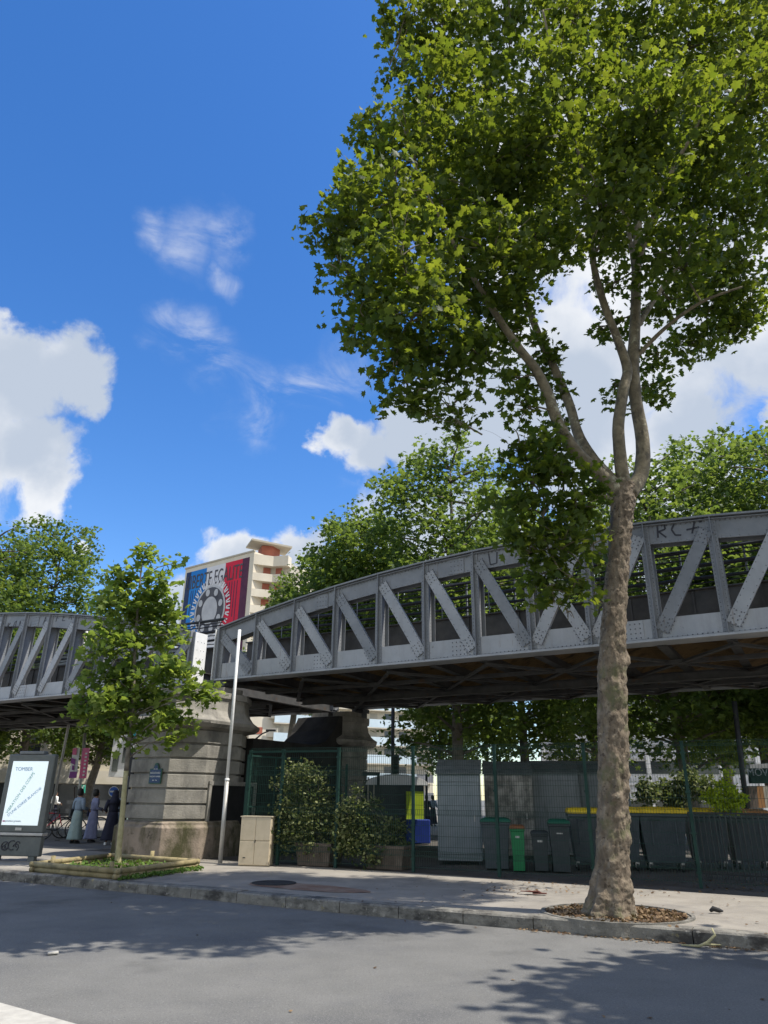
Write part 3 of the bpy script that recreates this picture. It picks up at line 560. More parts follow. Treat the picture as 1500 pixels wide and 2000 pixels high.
# root flare lobes, knots and bulges
kn = [(P3(1222, 1290), .14, .07), (P3(1170, 1330, -.2), .2, .045), (P3(1225, 1600), .1, .05), (P3(1205, 1560, -.2), .09, .04), (P3(1195, 1690, -.3), .12, .05), (P3(1200, 1400, -.2), .1, .03), (P3(1225, 1640, -.1), .1, .045), (P3(1185, 1100, -.1), .12, .04), (P3(1200, 1480, -.2), .07, .035), (P3(1215, 1350, -.2), .16, .035)]
for i in range(o, len(tr.v)):
    v = Vector(tr.v[i]); best = min(range(len(tp)), key=lambda k: (tp[k]-v).length_squared); c = tp[best]; d = v-c; d.normalize(); ang = math.atan2(d.y, d.x)
    hgt = v.z-SW; fl = max(0, 1-hgt/.75)**2; v += d*fl*.09*(.2+abs(math.sin(ang*3.5+.6))**1.5)
    rg_ = .55+.9*max(0, (d.x*.9-d.y*.3)*.6+.4)*(1+noise.noise(v*2.5)); v += d*rg_*(.012*noise.noise(Vector((v.x*9, v.y*9, v.z*17)))+.010*noise.noise(Vector((v.x*22, v.y*22, v.z*34)))+.007*noise.noise(v*60))-d*.02*max(0, noise.noise(Vector((v.x*18, v.y*18, v.z*3+7)))-.35)*rg_
    for kc, kr, ka in kn:
        q = (v-kc).length
        if q < kr*1.8: v += d*ka*math.exp(-(q/kr)**2*1.5)*(1+.5*noise.noise(v*22))
    v += d*.02*max(0, noise.noise(Vector((3, ang*1.5, v.z*10))))  # horizontal bark wrinkles
    tr.v[i] = tuple(v)
tr.build('trunk', 'bark', pt)
lm = MB(); nodes = []
def limb(pts, r, nz=.06, seg=14, reg=True):
    p, q = smooth_path(pts, r, 7); lm.tube(p, q, seg, nz=nz, nf=3, seed=len(nodes)*.37)
    if reg: nodes.extend([(a, b) for a, b in zip(p[5:], q[5:])])
    return p
limb([P3(1214, 975), P3(1180, 935, -.1), P3(1130, 890, -.3), P3(1092, 830, -.5), P3(1070, 770, -.6), P3(1045, 720, -.7), P3(1010, 675, -.9), P3(960, 600, -1.2), P3(900, 500, -1.6), P3(840, 390, -2.0)], [.15, .125, .115, .1, .09, .08, .07, .055, .035, .02])
limb([P3(1200, 945), P3(1160, 900), P3(1130, 850, .1), P3(1112, 790, .2), P3(1085, 725, .3), P3(1050, 650, .5), P3(1020, 560, .7), P3(990, 440, .9), P3(950, 300, 1.1), P3(900, 160, 1.2)], [.12, .1, .09, .085, .08, .07, .055, .042, .03, .02])
limb([P3(1222, 965), P3(1212, 900, -.1), P3(1208, 830, -.2), P3(1218, 760, -.2), P3(1225, 720, -.1), P3(1205, 660, -.2), P3(1182, 600, -.4), P3(1162, 530, -.6), P3(1150, 430, -.9), P3(1130, 300, -1.2), P3(1090, 150, -1.6), P3(1060, 20, -2)], [.13, .11, .1, .095, .09, .075, .07, .06, .05, .038, .025, .018])
limb([P3(1228, 965), P3(1252, 925, .1), P3(1255, 860, .1), P3(1243, 790, .05), P3(1236, 720, 0), P3(1240, 640, 0), P3(1243, 540, 0), P3(1246, 440, .1), P3(1255, 320, .1), P3(1290, 180, .1), P3(1320, 40, .2)], [.14, .13, .12, .11, .115, .1, .09, .08, .06, .04, .025])
limb([P3(1243, 640), P3(1275, 590, .4), P3(1310, 540, .8), P3(1370, 470, 1.2), P3(1440, 400, 1.6)], [.06, .05, .042, .03, .02])
limb([P3(1244, 520), P3(1270, 440, -.4), P3(1310, 340, -.9), P3(1370, 230, -1.5), P3(1440, 110, -2)], [.06, .05, .045, .03, .02])
limb([P3(1240, 700), P3(1300, 640, -.3), P3(1370, 590, -.7), P3(1450, 560, -1)], [.045, .035, .028, .015])
limb([P3(1210, 985), P3(1175, 968, -.1), P3(1120, 966, -.3), P3(1070, 985, -.6), P3(1060, 1040, -.8), P3(1090, 1110, -.9)], [.05, .04, .035, .03, .02, .012])
limb([P3(1243, 560), P3(1225, 440, .6), P3(1190, 320, 1.2), P3(1180, 180, 1.8), P3(1200, 60, 2.2)], [.055, .045, .035, .025, .018])
CL = []      # crown masses: photo x, y, depth offset, radius (m)
def cl(x, y, dy, r): CL.append((P3(x, y, dy), r))
for x, y, dy, r in [(790, 40, -1, .7), (880, 60, -.5, 1.0), (1000, 40, .5, 1.1), (1130, 40, -1.5, 1.1), (1250, 60, 1.5, 1.2), (1380, 50, -1, 1.2), (1480, 90, 1, 1.1),
    (780, 130, .6, .5), (860, 170, -1.5, .95), (960, 180, 1.4, 1.1), (1080, 180, -1.8, 1.1), (1200, 180, .5, 1.1), (1330, 170, 2, 1.2), (1460, 210, -1.5, 1.2),
    (740, 250, -.4, .55), (800, 280, -1.8, .85), (900, 290, .4, 1.1), (1010, 290, -1.8, 1.15), (1120, 300, 1.6, 1.1), (1230, 300, -2.2, 1.0), (1350, 300, 0, 1.15), (1470, 330, 1.8, 1.1),
    (690, 380, -.8, .55), (760, 390, -2.2, .85), (850, 400, .5, 1.1), (960, 400, -1, 1.15), (1070, 400, 1.5, 1.1), (1190, 400, -2, 1.0), (1330, 400, 1.4, 1.1), (1450, 430, 1.3, 1.1),
    (640, 455, -1.6, .42), (700, 470, -1.1, .6), (780, 500, -2.6, .85), (870, 510, 0, 1.0), (970, 500, -1.8, .95), (1060, 480, .9, .85), (1190, 470, 1.4, .7), (1320, 500, -1, .9), (1430, 530, 1, .95),
    (670, 540, -1.8, .45), (740, 590, -1.4, .75), (830, 610, -2.4, .85), (920, 600, -.8, .85), (1000, 590, .5, .6), (1190, 560, .7, .42), (1290, 590, 1.3, .65), (1380, 600, 1.6, .7), (1460, 590, 1.8, .7),
    (700, 640, -1.6, .5), (770, 690, -1.9, .6), (850, 700, -1.4, .65), (930, 690, -1.5, .55), (1000, 650, -.8, .45), (1185, 640, .8, .42), (1285, 690, 1.1, .5), (1360, 670, 1.5, .55), (1440, 640, 1.8, .5),
    (800, 770, -1.9, .42), (880, 790, -1.6, .42), (835, 810, -1.9, .22), (900, 830, -1.6, .2), (760, 780, -1.8, .2), (1270, 760, .9, .3), (1200, 760, .5, .16), (1350, 530, 1.9, .8), (1290, 220, -2.8, 1),
    (1010, 740, -.6, .36), (1060, 700, .3, .36), (1090, 770, .3, .3), (1030, 800, -.7, .38), (1100, 830, .4, .2), (1020, 870, -.9, .38), (1075, 890, -.6, .32), (1125, 790, .2, .14),
    (1030, 930, -.8, .5), (1100, 930, -.6, .45), (1130, 1000, -.5, .48), (1050, 1010, -.8, .55), (1100, 1070, -.8, .55), (1035, 1080, -.8, .42), (1130, 1140, -.8, .4), (1080, 1160, -.8, .38), (1050, 1130, -.7, .3), (1160, 1070, -.4, .3), (1005, 990, -.6, .35), (1165, 1180, .5, .2), (1110, 1195, -.7, .22), (1150, 960, -.4, .22), (1075, 860, -.5, .35)]: cl(x, y, dy, r)
for x, y, dy, r in [(1100, -120, 0, 1.6), (900, -80, .5, 1.2), (1300, -150, 0, 1.8), (1500, -100, .5, 1.7), (1600, 100, 0, 1.6), (1200, -350, 0, 1.5), (1450, -400, 0, 1.3)]: cl(x, y, dy, r)
# branches grow from the limbs to every mass of leaves
fork = P3(1218, 950)
for c, r in sorted(CL, key=lambda t: (t[0]-fork).length):
    b = min(nodes, key=lambda nd_: (nd_[0]-c).length+.35*max(0, nd_[0].z-c.z)); L = (b[0]-c).length
    if L < .15: continue
    r0 = min(b[1]*.7, .012+.014*L); mid = b[0].lerp(c, .5)+Vector((random.uniform(-.12, .12), random.uniform(-.12, .12), .12*L*.5)); tip = c+(c-b[0]).normalized()*r*.5
    limb([b[0], mid, c, tip], [r0, r0*.7, r0*.45, .006], .03, 7)
    for k in range(int(9*r+2)):
        d = Vector((random.gauss(0, 1), random.gauss(0, 1), random.gauss(.3, .8))).normalized()*r*.8; limb([c.lerp(b[0], random.random()*.5), c+d*.5+Vector((0, 0, .05)), c+d], [.016, .01, .005], .0, 4, False)
limbs = lm.build('limbs', 'bark_young', pt)
for _ in range(110):                                     # loose outer sprays make the outline ragged
    c, r = random.choice(CL[:len(CL)-7]); d = Vector((random.gauss(0, 1), random.gauss(0, 1), random.gauss(0, .8))).normalized(); q = c+d*r*random.uniform(.95, 1.25)
    CL.append((q, random.uniform(.12, .26))); 
cen = [c for c, r in CL]; rad = [r for c, r in CL]
pos, sc = clump_points(cen, rad, 72000, .115, 9, .85, .45)
cr_me = leaves_mesh('crown', pos, .12, PLANE, .85); link('crown', cr_me, 'leaf_main', pt)
print('leaves', len(pos))
# neighbour in the row: stands outside the frame, its shadow falls on the road
def simple_crown(name, h0, h1, R_, n, size, shape, seedn=0, ncl=26, sprig=.22, per=9, flat=.75, taper=.5, shell=.45):
    cs, rs = [], []
    for k in range(ncl):
        z = h0+(h1-h0)*((k+.5)/ncl); f = (z-h0)/(h1-h0); rr = R_*math.sin(math.pi*min(1, (f*.85+.12)))**taper; a = k*2.4+seedn; q = random.uniform(.35, .85)
        cs.append(Vector((math.cos(a)*rr*q, math.sin(a)*rr*q, z+random.uniform(-.3, .3)))); rs.append(max(.3, rr*random.uniform(.28, .46)))
    p, s = clump_points(cs, rs, n, sprig, per, flat, shell); return leaves_mesh(name, p, size, shape, .7), cs, rs
def simple_trunk(mb, h, r, cs, h0, lean=0.0, seg=10):
    p, q = smooth_path([(0, 0, -.05), (.02, 0, .3), (lean*.3, .03, h0*.6), (lean, 0, h0+.4), (lean*1.1, 0, h0+(h-h0)*.45), (lean, 0, h*.93)], [r*1.35, r*1.05, r*.92, r*.8, r*.45, r*.1], 6)
    mb.tube(p, q, seg, nz=.06, nf=2)
    for c in cs:
        b = min(p[8:], key=lambda v: (v-c).length+.5*max(0, v.z-c.z+.6)); mid = b.lerp(c, .5)+Vector((0, 0, .1)); mb.tube([b, mid, c], [r*.28, r*.18, r*.07], 5)
sh_t = thing('plane_tree', 'neighbouring kerbside plane tree standing beyond the right edge, only its shadow in view', 'tree', (9.6, 7.4, SW))
me_, cs, rs = simple_crown('crown', 5.2, 11.5, 2.9, 9000, .24, LOBED, 1.0, 30, .3); me_.transform(Matrix.Translation((-.9, -2.1, 0))); cs = [c+Vector((-.9, -2.1, 0)) for c in cs]; link('crown', me_, 'leaf_main', sh_t)
mb = MB(); simple_trunk(mb, 13, .24, cs, 4.6); mb.build('trunk', 'bark', sh_t)
# ---------------------------------------------------------------- tree pit
pit = thing('tree_pit', 'round cast surround with soil and dead leaves at the foot of the big plane tree', 'tree surround', (PIT.x, PIT.y, SW), world=True)
rg = MB()
for r0, r1, z0, z1 in ((PR, PR-.05, SW-.16, SW+.012), (PR-.058, PR-.1, SW-.16, SW-.004)):
    for k in range(64):
        a, b = 2*math.pi*k/64, 2*math.pi*(k+1)/64
        P_ = lambda r, t, z: (PIT.x+r*math.cos(t), PIT.y+r*.93*math.sin(t), z)
        rg.add([P_(r0, a, z0), P_(r0, b, z0), P_(r1, b, z0), P_(r1, a, z0), P_(r0, a, z1), P_(r0, b, z1), P_(r1, b, z1), P_(r1, a, z1)], [(4, 5, 6, 7), (0, 1, 5, 4), (3, 7, 6, 2)])
rg.build('iron_ring', 'kerb', pit)
sl_ = MB(); vs = [(PIT.x, PIT.y, SW-.0)]; fs = []
for j in range(1, 9):
    for k in range(48):
        t = 2*math.pi*k/48; r = (PR-.02)*j/8; vs.append((PIT.x+r*math.cos(t), PIT.y+r*.93*math.sin(t), SW-.055-.03*(j/8)**2+.05*noise.noise(Vector((r*math.cos(t)*3, r*math.sin(t)*3, 0)))+.06*(1-j/8)))
for k in range(48): fs.append((0, 1+k, 1+(k+1) % 48))
for j in range(7):
    for k in range(48): fs.append((1+j*48+k, 1+(j+1)*48+k, 1+(j+1)*48+(k+1) % 48, 1+j*48+(k+1) % 48))
sl_.add(vs, fs, True).build('soil', 'soil', pit)
MAT['leaf_dead'] = leaf_mat('dead_leaves', (.1, .058, .03), (.27, .19, .11), (.3, .2, .08), .12, .8)
def litter(name, label, pts, size, tilt=.28, mt='leaf_dead', shape=LOBED):
    me = leaves_mesh(name, np.array(pts), size, shape, tilt); o = link(name, me, mt); return tag(o, label, 'leaf litter', kind='stuff')
pts = []
for _ in range(1300):
    r = PR*.93*math.sqrt(random.random()); t = random.random()*6.283; pts.append((PIT.x+r*math.cos(t), PIT.y+r*.93*math.sin(t), SW-.02+random.random()*.03+.03*(1-r)))
litter('dead_leaves', 'dry brown plane leaves filling the round tree pit', pts, .05, .6)
pts = []
for _ in range(170):
    s_ = random.random(); k = resample(KERB, .05); q = k[int(len(k)*.0)+random.randrange(len(k))]
    if not -9 < q[0] < 6: continue
    pts.append((q[0]-.03-abs(random.gauss(0, .12)), q[1]-.06-abs(random.gauss(0, .1)), .015))
for _ in range(150):
    q = atz(random.uniform(1020, 1420), random.uniform(1800, 1850), 0); pts.append((q.x+.1, q.y*.0+np.interp(q.x, [p[0] for p in KERB], [p[1] for p in KERB])-.05-abs(random.gauss(0, .1)), .015))
for _ in range(190):
    q = atz(random.uniform(700, 1500), random.uniform(1700, 1830), SW); yk = np.interp(q.x, [p[0] for p in KERB], [p[1] for p in KERB])
    if q.y > yk+.05: pts.append((q.x, q.y, SW+.012))
for _ in range(14):
    q = atz(random.uniform(0, 1500), random.uniform(1760, 1990), 0); yk = np.interp(q.x, [p[0] for p in KERB], [p[1] for p in KERB])
    if q.y < yk-.1: pts.append((q.x, q.y, .012))
litter('scattered_leaves', 'scraps of dry leaf scattered along gutter and sidewalk', pts, .042, .2)
pts = [tuple(atz(random.uniform(940, 1500), random.uniform(1712, 1745), SW)+Vector((0, 0, .01))) for _ in range(240)]
litter('fence_leaves', 'dry leaves drifted along the foot of the green fence', pts, .05, .25)
# small branch lying in the gutter
br = MB(); a = atz(1388, 1818, SW); b = atz(1362, 1850, 0)
br.tube([a+Vector((0, -.05, .03)), a+Vector((-.02, -.16, -.02)), b+Vector((.12, -.02, .05)), b+Vector((0, -.05, .02)), b+Vector((-.18, .02, .02))], [.01, .016, .02, .016, .008], 7)
br.tube([b+Vector((0.06, -.04, .04)), b+Vector((.2, -.02, .03)), b+Vector((.32, .03, .02))], [.012, .01, .006], 6)
tag(br.build('fallen_branch', 'bark_sap'), 'pale bare twig lying over the kerb edge at the right', 'branch')
sc1 = MB(); q = atz(1040, 1746, SW)
for k in range(5): sc1.box(q+Vector((random.uniform(-.2, .2), random.uniform(-.05, .05), .012+.008*k)), (.22, .09, .006), rz=random.uniform(-.6, .2))
tag(sc1.build('crushed_carton', 'carton'), 'flattened dark red carton lying on the sidewalk left of the big trunk', 'litter')
sc2 = MB(); q = atz(1400, 1783, SW); sc2.tube([q+Vector((-.08, .02, .02)), q+Vector((-.03, .03, .05)), q+Vector((.04, .0, .03)), q+Vector((.1, .03, .02))], [.02, .035, .03, .012], 7); tag(sc2.build('crumpled_wrapper', 'rubber'), 'small dark crumpled wrapper on the sidewalk right of the tree pit', 'litter')
sc3 = MB(); q = atz(103, 1865, 0); sc3.box(q+Vector((0, 0, .02)), (.11, .07, .025), rz=.4); tag(sc3.build('paper_cup', 'pale', None, .01), 'flattened pale paper cup on the shaded road at left', 'litter')
# rusty patch and manhole frame
rp_ = MB(); c = atz(600, 1732, SW); pts_ = []
for k in range(28):
    t = 2*math.pi*k/28; r = 1+.22*noise.noise(Vector((math.cos(t)*2, math.sin(t)*2, 5))); pts_.append(c+BD*1.25*r*math.cos(t)+BN*.42*r*math.sin(t)+Vector((0, 0, -.006)))
rp_.add(pts_, [tuple(range(28))]); structure(rp_, 'rusty_patch', 'rust_asphalt')
mh = MB(); c = atz(535, 1724, SW); mh.lathe([(.4, -.01), (.4, .004), (.37, .005), (.36, .001), (0.01, .002)], tuple(c), 32); tag(mh.build('manhole_cover', 'rubber'), 'dark round manhole cover in the sidewalk before the fence', 'manhole cover')
# ---------------------------------------------------------------- sapling in its log border
SB = atz(230, 1690, SW)
sap = thing('young_plane_tree', 'young slim plane tree with airy narrow crown inside the log border', 'tree', tuple(SB), world=True)
mb = MB(); Q = lambda x, y, d=0: at(x, y, SB.y+d)
p, q = smooth_path([Q(229, 1698), Q(232, 1660), Q(238, 1600), Q(243, 1540), Q(250, 1470), Q(258, 1400), Q(262, 1300), Q(268, 1200), Q(275, 1120), Q(283, 1075)], [.085, .065, .06, .055, .055, .05, .042, .03, .02, .008], 6)
mb.tube(p[:22], q[:22], 12, nz=.08, nf=4)
STK = mb.build('trunk', 'bark_sap', sap); mb = MB(); mb.tube(p[21:], q[21:], 10, nz=.05)
SC_ = [(285, 1085, 0, .3), (235, 1130, .2, .42), (310, 1135, -.2, .42), (270, 1180, 0, .55), (215, 1180, .3, .4), (330, 1190, .2, .35), (340, 1100, .2, .15), (230, 1250, -.3, .5), (300, 1240, .3, .6), (345, 1235, 0, .28), (200, 1235, 0, .3), (250, 1320, .2, .6), (330, 1300, -.3, .5), (370, 1320, .2, .3), (190, 1320, 0, .35), (220, 1370, -.2, .5), (300, 1370, .3, .55), (380, 1350, -.2, .33), (410, 1360, -.2, .2), (250, 1420, .1, .45), (190, 1410, .3, .38), (330, 1400, -.2, .42), (360, 1420, 0, .26), (170, 1350, .2, .25), (160, 1390, .1, .25), (260, 1455, 0, .22), (330, 1440, -.3, .25), (180, 1275, -.2, .22)]
cs = [Q(x, y, d) for x, y, d, r in SC_]
for c, (_, _, _, r) in zip(cs, SC_):
    b = min(p[16:], key=lambda v: (v-c).length+.8*max(0, v.z-c.z+.5)); mb.tube([b, b.lerp(c, .5)+Vector((0, 0, .1)), c, c+(c-b)*.2], [.02, .014, .009, .004], 5)
mb.build('limbs', 'bark_far', sap)
pos, _ = clump_points(cs, [r*.92 for *_, r in SC_], 4300, .16, 7, .9, .5); link('crown', leaves_mesh('crown', pos, .155, PLANE, .8), 'leaf_sap', sap)
lg = thing('log_border', 'low rectangular border of stacked round logs around the young tree', 'garden border', tuple(atz(220, 1700, SW)), world=True)
C4 = [atz(65, 1703, SW), atz(228, 1718, SW), atz(380, 1697, SW), atz(215, 1684, SW)]
for i in range(4):
    a, b = C4[i], C4[(i+1) % 4]
    for j in range(2):
        l = MB(); dd = (b-a).normalized(); e = dd.cross(Vector((0, 0, 1)))*(.02*j); l.tube([a-dd*.08+e+Vector((0, 0, .05+.09*j)), a.lerp(b, .5)+e+Vector((0, 0, .048+.09*j)), b+dd*.08+e+Vector((0, 0, .05+.09*j))], .05, 12, nz=.05); l.build('log', 'log', lg)
for x, y in ((295, 1688), (100, 1700), (215, 1714)):
    l = MB(); q = atz(x, y, SW); l.tube([q, q+Vector((0, 0, .27))], .045, 10); l.build('stake', 'log', lg)
so_ = MB(); so_.add([v+Vector((0, 0, .03)) for v in C4], [(0, 1, 2, 3)]); tag(so_.build('border_soil', 'soil'), kind='structure')
gp = []
for _ in range(900):
    a, b = random.random(), random.random(); v = C4[0].lerp(C4[1], a).lerp(C4[3].lerp(C4[2], a), b); 
    gp.append((v.x, v.y, SW+.05+random.random()*.06))
for _ in range(500):
    a = random.random(); v = C4[1].lerp(C4[2], a); gp.append((v.x+abs(random.gauss(.12, .06)), v.y-abs(random.gauss(.1, .06)), SW+.01+random.random()*.05))
tag(link('weeds', leaves_mesh('weeds', np.array(gp), .07, SIMPLE, 1.2), 'grass'), 'low green weeds and grass around the log border', 'weeds', kind='stuff')
# ---------------------------------------------------------------- trees behind the viaduct
VAR = []
for k, (h0, h1, R_, n) in enumerate(((3.6, 17.4, 4.4, 20000), (3.0, 16.0, 4.7, 20000), (3.4, 13.0, 3.6, 14000), (7.4, 16.0, 3.9, 16000))):
    me_, cs, rs = simple_crown('crown', h0, h1, R_, n, .215, LOBED, k*1.7, 52, .24, 8, .8, .5, .5)
    mb = MB(); simple_trunk(mb, h1, .27, cs, h0, .2*k); tm = mb.build('trunk', 'bark_far'); VAR.append((me_, tm.data)); bpy.data.objects.remove(tm)
def far_tree(x, Y, var, label, sc=1, rz=0, group='plane trees behind the viaduct'):
    q = at(x, 1500, Y); o = thing('plane_tree', label, 'tree', (q.x, Y, SW), rz, group); o.scale = (sc,)*3
    link('crown', VAR[var][0], None, o); link('trunk', VAR[var][1], None, o)
    if not VAR[var][0].materials: VAR[var][0].materials.append(MAT['leaf_far'])
    return o
far_tree(895, 31, 0, 'tallest plane tree behind the truss, its thick trunk seen under the bridge left of centre', 1.0, .5)
far_tree(1030, 37, 1, 'plane tree behind the truss, partly covered by the drooping leaves of the big tree', 1.05, 1.9)
far_tree(625, 41, 3, 'lower plane tree behind the truss, right beside the mural tower', .93, 2.6)
far_tree(560, 52, 3, 'small distant plane tree touching the balconies of the mural tower', .98, 1.1)
far_tree(688, 36, 3, 'plane tree over the middle of the truss, left of the tallest tree', 1.0, .9)
far_tree(1345, 29, 1, 'leafy plane tree behind the truss, just right of the big trunk', 1.0, 3.4)
far_tree(1500, 31, 0, 'plane tree behind the truss at the right edge of the view', 1.04, 4.4)
far_tree(1640, 27, 1, 'plane tree mostly beyond the right edge, its foliage reaching over the truss', 1.0, .2)
far_tree(1165, 40, 0, 'plane tree mostly hidden behind the big trunk', .93, 5.2)
far_tree(874, 47, 2, 'lower plane tree between the apartment block and the tallest tree', .9, 2.9)
far_tree(1420, 42, 2, 'farther plane tree seen under the bridge at right', 1.05, 1.2)
far_tree(40, 43, 0, 'tall plane tree above the left truss span at the left edge', 1.0, 2.2, 'plane trees at the left crossing')
far_tree(-110, 38, 1, 'plane tree half outside the left edge', .98, 3.9, 'plane trees at the left crossing')
far_tree(178, 50, 2, 'plane tree with forking trunk behind the pink banners', 1.05, .3, 'plane trees at the left crossing')
# ---------------------------------------------------------------- green mesh fence
POSTX = [(540, 1690), (655, 1695), (797, 1703), (960, 1714), (1150, 1723), (1370, 1735)]
PP = [atz(x, y, SW) for x, y in POSTX]
fd = (PP[-1]-PP[1]).normalized(); st = (PP[-1]-PP[1]).length/4
FPp = [PP[1]+fd*st*k for k in (-2, -1, 0, 1, 2, 3, 4, 5, 6, 7)]; FPp = [p+Vector((0, 0, 0)) for p in FPp]; FPp[0] = atz(474, 1686, SW); FPp[1] = atz(541, 1690, SW); FPp[1].z = FPp[0].z = SW
fn = fd.cross(Vector((0, 0, 1)))
fence = thing('mesh_fence', 'dark green welded mesh fence with square posts along the yard below the viaduct', 'fence', tuple(FPp[4]), world=True)
HF = 2.43
for i, p in enumerate(FPp):
    h = HF+.06 if i > 1 else HF+.03; pb = MB(); pb.box(p+Vector((0, 0, h/2)), (.06, .06, h), rz=math.atan2(fd.y, fd.x)); pb.box(p+Vector((0, 0, h+.01)), (.07, .07, .025), rz=math.atan2(fd.y, fd.x))
    for z in (.25, .9, 1.6, 2.3): pb.box(p-fn*-.035+Vector((0, 0, z)), (.085, .02, .04), rz=math.atan2(fd.y, fd.x))
    pb.build('post', 'green_metal', fence)
for i in range(len(FPp)-1):
    a, b = FPp[i], FPp[i+1]; d = (b-a); L = d.length; d.normalize(); rz = math.atan2(d.y, d.x); pm = MB(); nw = int(L/.05)
    for k in range(1, nw):
        q = a+d*(L*k/nw); pm.box(q+Vector((0, 0, .05+HF/2))+fn*.03, (.0045, .0045, HF), rz=rz)
    for z in (.1, .3, .5, .7, .9, 1.1, 1.3, 1.5, 1.7, 1.9, 2.1, 2.3, 2.45):
        pm.box((a+b)/2+Vector((0, 0, z))+fn*.036, (L-.05, .006, .006), rz=rz)
    for z in (.32, 1.12, 1.92, 2.42):                   # V-shaped stiffening folds
        for e in (0, .1): pm.box((a+b)/2+Vector((0, 0, z+e*.9))+fn*.05, (L-.05, .006, .006), rz=rz)
        for k in range(0, nw, 1): pm.box(a+d*(L*(k+.5)/nw)+Vector((0, 0, z+.045))+fn*.052, (.005, .006, .1), rz=rz, )
    if i < 2:
        pm.box((a+b)/2+Vector((0, 0, HF+.0))+fn*.02, (L-.04, .04, .04), rz=rz); 
    pm.build('mesh_panel', 'green_metal', fence)
# return panel towards the pier
gt = thing('mesh_gate', 'green mesh gate leaf standing behind the beige cabinet beside the pier', 'gate', tuple(atz(486, 1684, SW)), world=True)
a, b = atz(470, 1683, SW), atz(470, 1683, SW)+BN*2.2; d = (b-a).normalized(); rz = math.atan2(d.y, d.x); gm = MB()
for q in (a, b, a.lerp(b, .5)): gm.box(q+Vector((0, 0, 1.2)), (.045, .045, 2.4), rz=rz)
for z in (.1, 1.2, 2.38): gm.box((a+b)/2+Vector((0, 0, z)), (2.2, .04, .04), rz=rz)
gm.build('gate_frame', 'green_metal', gt); gm = MB()
for k in range(1, 44): gm.box(a+d*.05*k+Vector((0, 0, 1.2)), (.006, .006, 2.35), rz=rz)
for k in range(1, 12): gm.box((a+b)/2+Vector((0, 0, .2*k)), (2.2, .006, .006), rz=rz)
gm.build('gate_mesh', 'green_metal', gt)
# second row of panels behind, parallel to the bridge
rr = thing('inner_mesh_fence', 'second green mesh fence row in the shade behind the planters', 'fence', tuple(bf(1.5, 1.5, SW)), world=True)
gm = MB()
for k in range(5): gm.box(bf(-2.4+1.5*k, 1.6, 1.3), (.05, .05, 2.3), rz=math.atan2(BD.y, BD.x))
gm.build('post', 'green_metal', rr); gm = MB()
for z in [.3+.2*k for k in range(11)]: gm.box(bf(.6, 1.6, z), (6, .012, .012), rz=math.atan2(BD.y, BD.x))
for k in range(120): gm.box(bf(-2.4+.05*k, 1.6, 1.3), (.006, .006, 2.2), rz=math.atan2(BD.y, BD.x))
gm.build('mesh_panel', 'green_metal', rr)
# ---------------------------------------------------------------- beige cabinet
FRZ = math.atan2(fd.y, fd.x)
q = (atz(462, 1690, SW)+atz(527, 1692, SW))/2
cb = thing('utility_cabinet', 'beige square utility cabinet with four door panels at the corner of the fence', 'cabinet', tuple(q), -.12)
m = MB(); m.box((0, .2, .5), (.7, .4, 1.0)); m.build('cabinet_body', 'beige_cab', cb, .008)
for i, x in enumerate((-.175, .175)):
    for z in (.255, .755): m = MB(); m.box((x, -.008, z), (.34, .016, .475)); m.build('door_panel', 'beige_cab', cb, .006)
m = MB(); m.box((0, .2, 1.008), (.74, .44, .02)); m.build('top_plate', 'beige_cab', cb)
m = MB(); m.box((-.22, -.018, .16), (.06, .008, .02)); m.box((0.01, -.018, .5), (.02, .008, .06)); m.build('lock', 'black', cb)
# ---------------------------------------------------------------- planters and their shrubs
def planter(x0, x1, y, label, Yoff=0):
    a, b = atz(x0, y, SW), atz(x1, y, SW); c = (a+b)/2; w = (b-a).length
    o = thing('planter', label, 'planter', (c.x, c.y, SW), FRZ, 'concrete planters behind the fence')
    r = lambda k, z, dy=0: [(-w/2*k, .38-.34*k, z), (w/2*k, .38-.34*k, z), (w/2*k, .38+.34*k, z), (-w/2*k, .38+.34*k, z)]
    m = MB(); m.loft([r(.86, 0), r(.98, .4), r(1.02, .41), r(1.02, .47), r(.95, .47), r(.93, .4)]); m.build('tub', 'planter', o, .012)
    m = MB(); m.add(r(.93, .42), [(0, 1, 2, 3)]); m.build('soil', 'soil', o); return o, c
pl1, c1 = planter(566, 648, 1692, 'concrete planter under the tall round bush beside the beige cabinet'); pl2, c2 = planter(702, 790, 1699, 'concrete planter under the wide low bush left of the fence post with the lime panel')
def shrub(name, label, clumps, Y, n, size, mt, base, shape=SIMPLE, group=None, sprig=.09, stems=True, tilt=.8, bright=None):
    o = thing(name, label, 'shrub', tuple(base), world=True, group=group); cs = [at(x, y, Y+d) for x, y, d, r in clumps]
    p, _ = clump_points(cs, [c[3] for c in clumps], n, sprig, 7, .95, .5); link('foliage', leaves_mesh('foliage', p, size, shape, tilt, None if bright is None else bright+(1-bright)*rng.random(len(p))), mt, o)
    m = MB()
    for c in cs:
        b = Vector(base)+Vector((random.uniform(-.12, .12), random.uniform(-.05, .05), 0)); m.tube([b, b.lerp(c, .5)+Vector((random.uniform(-.05, .05), 0, .1)), c], [.018, .012, .005], 5)
    m.build('stems', 'bark_far', o); return o
fq = lambda c: c+fn*-.38
b1 = Vector((c1.x+.15, c1.y+.36, SW+.42)); b2 = Vector((c2.x+.15, c2.y+.36, SW+.42))
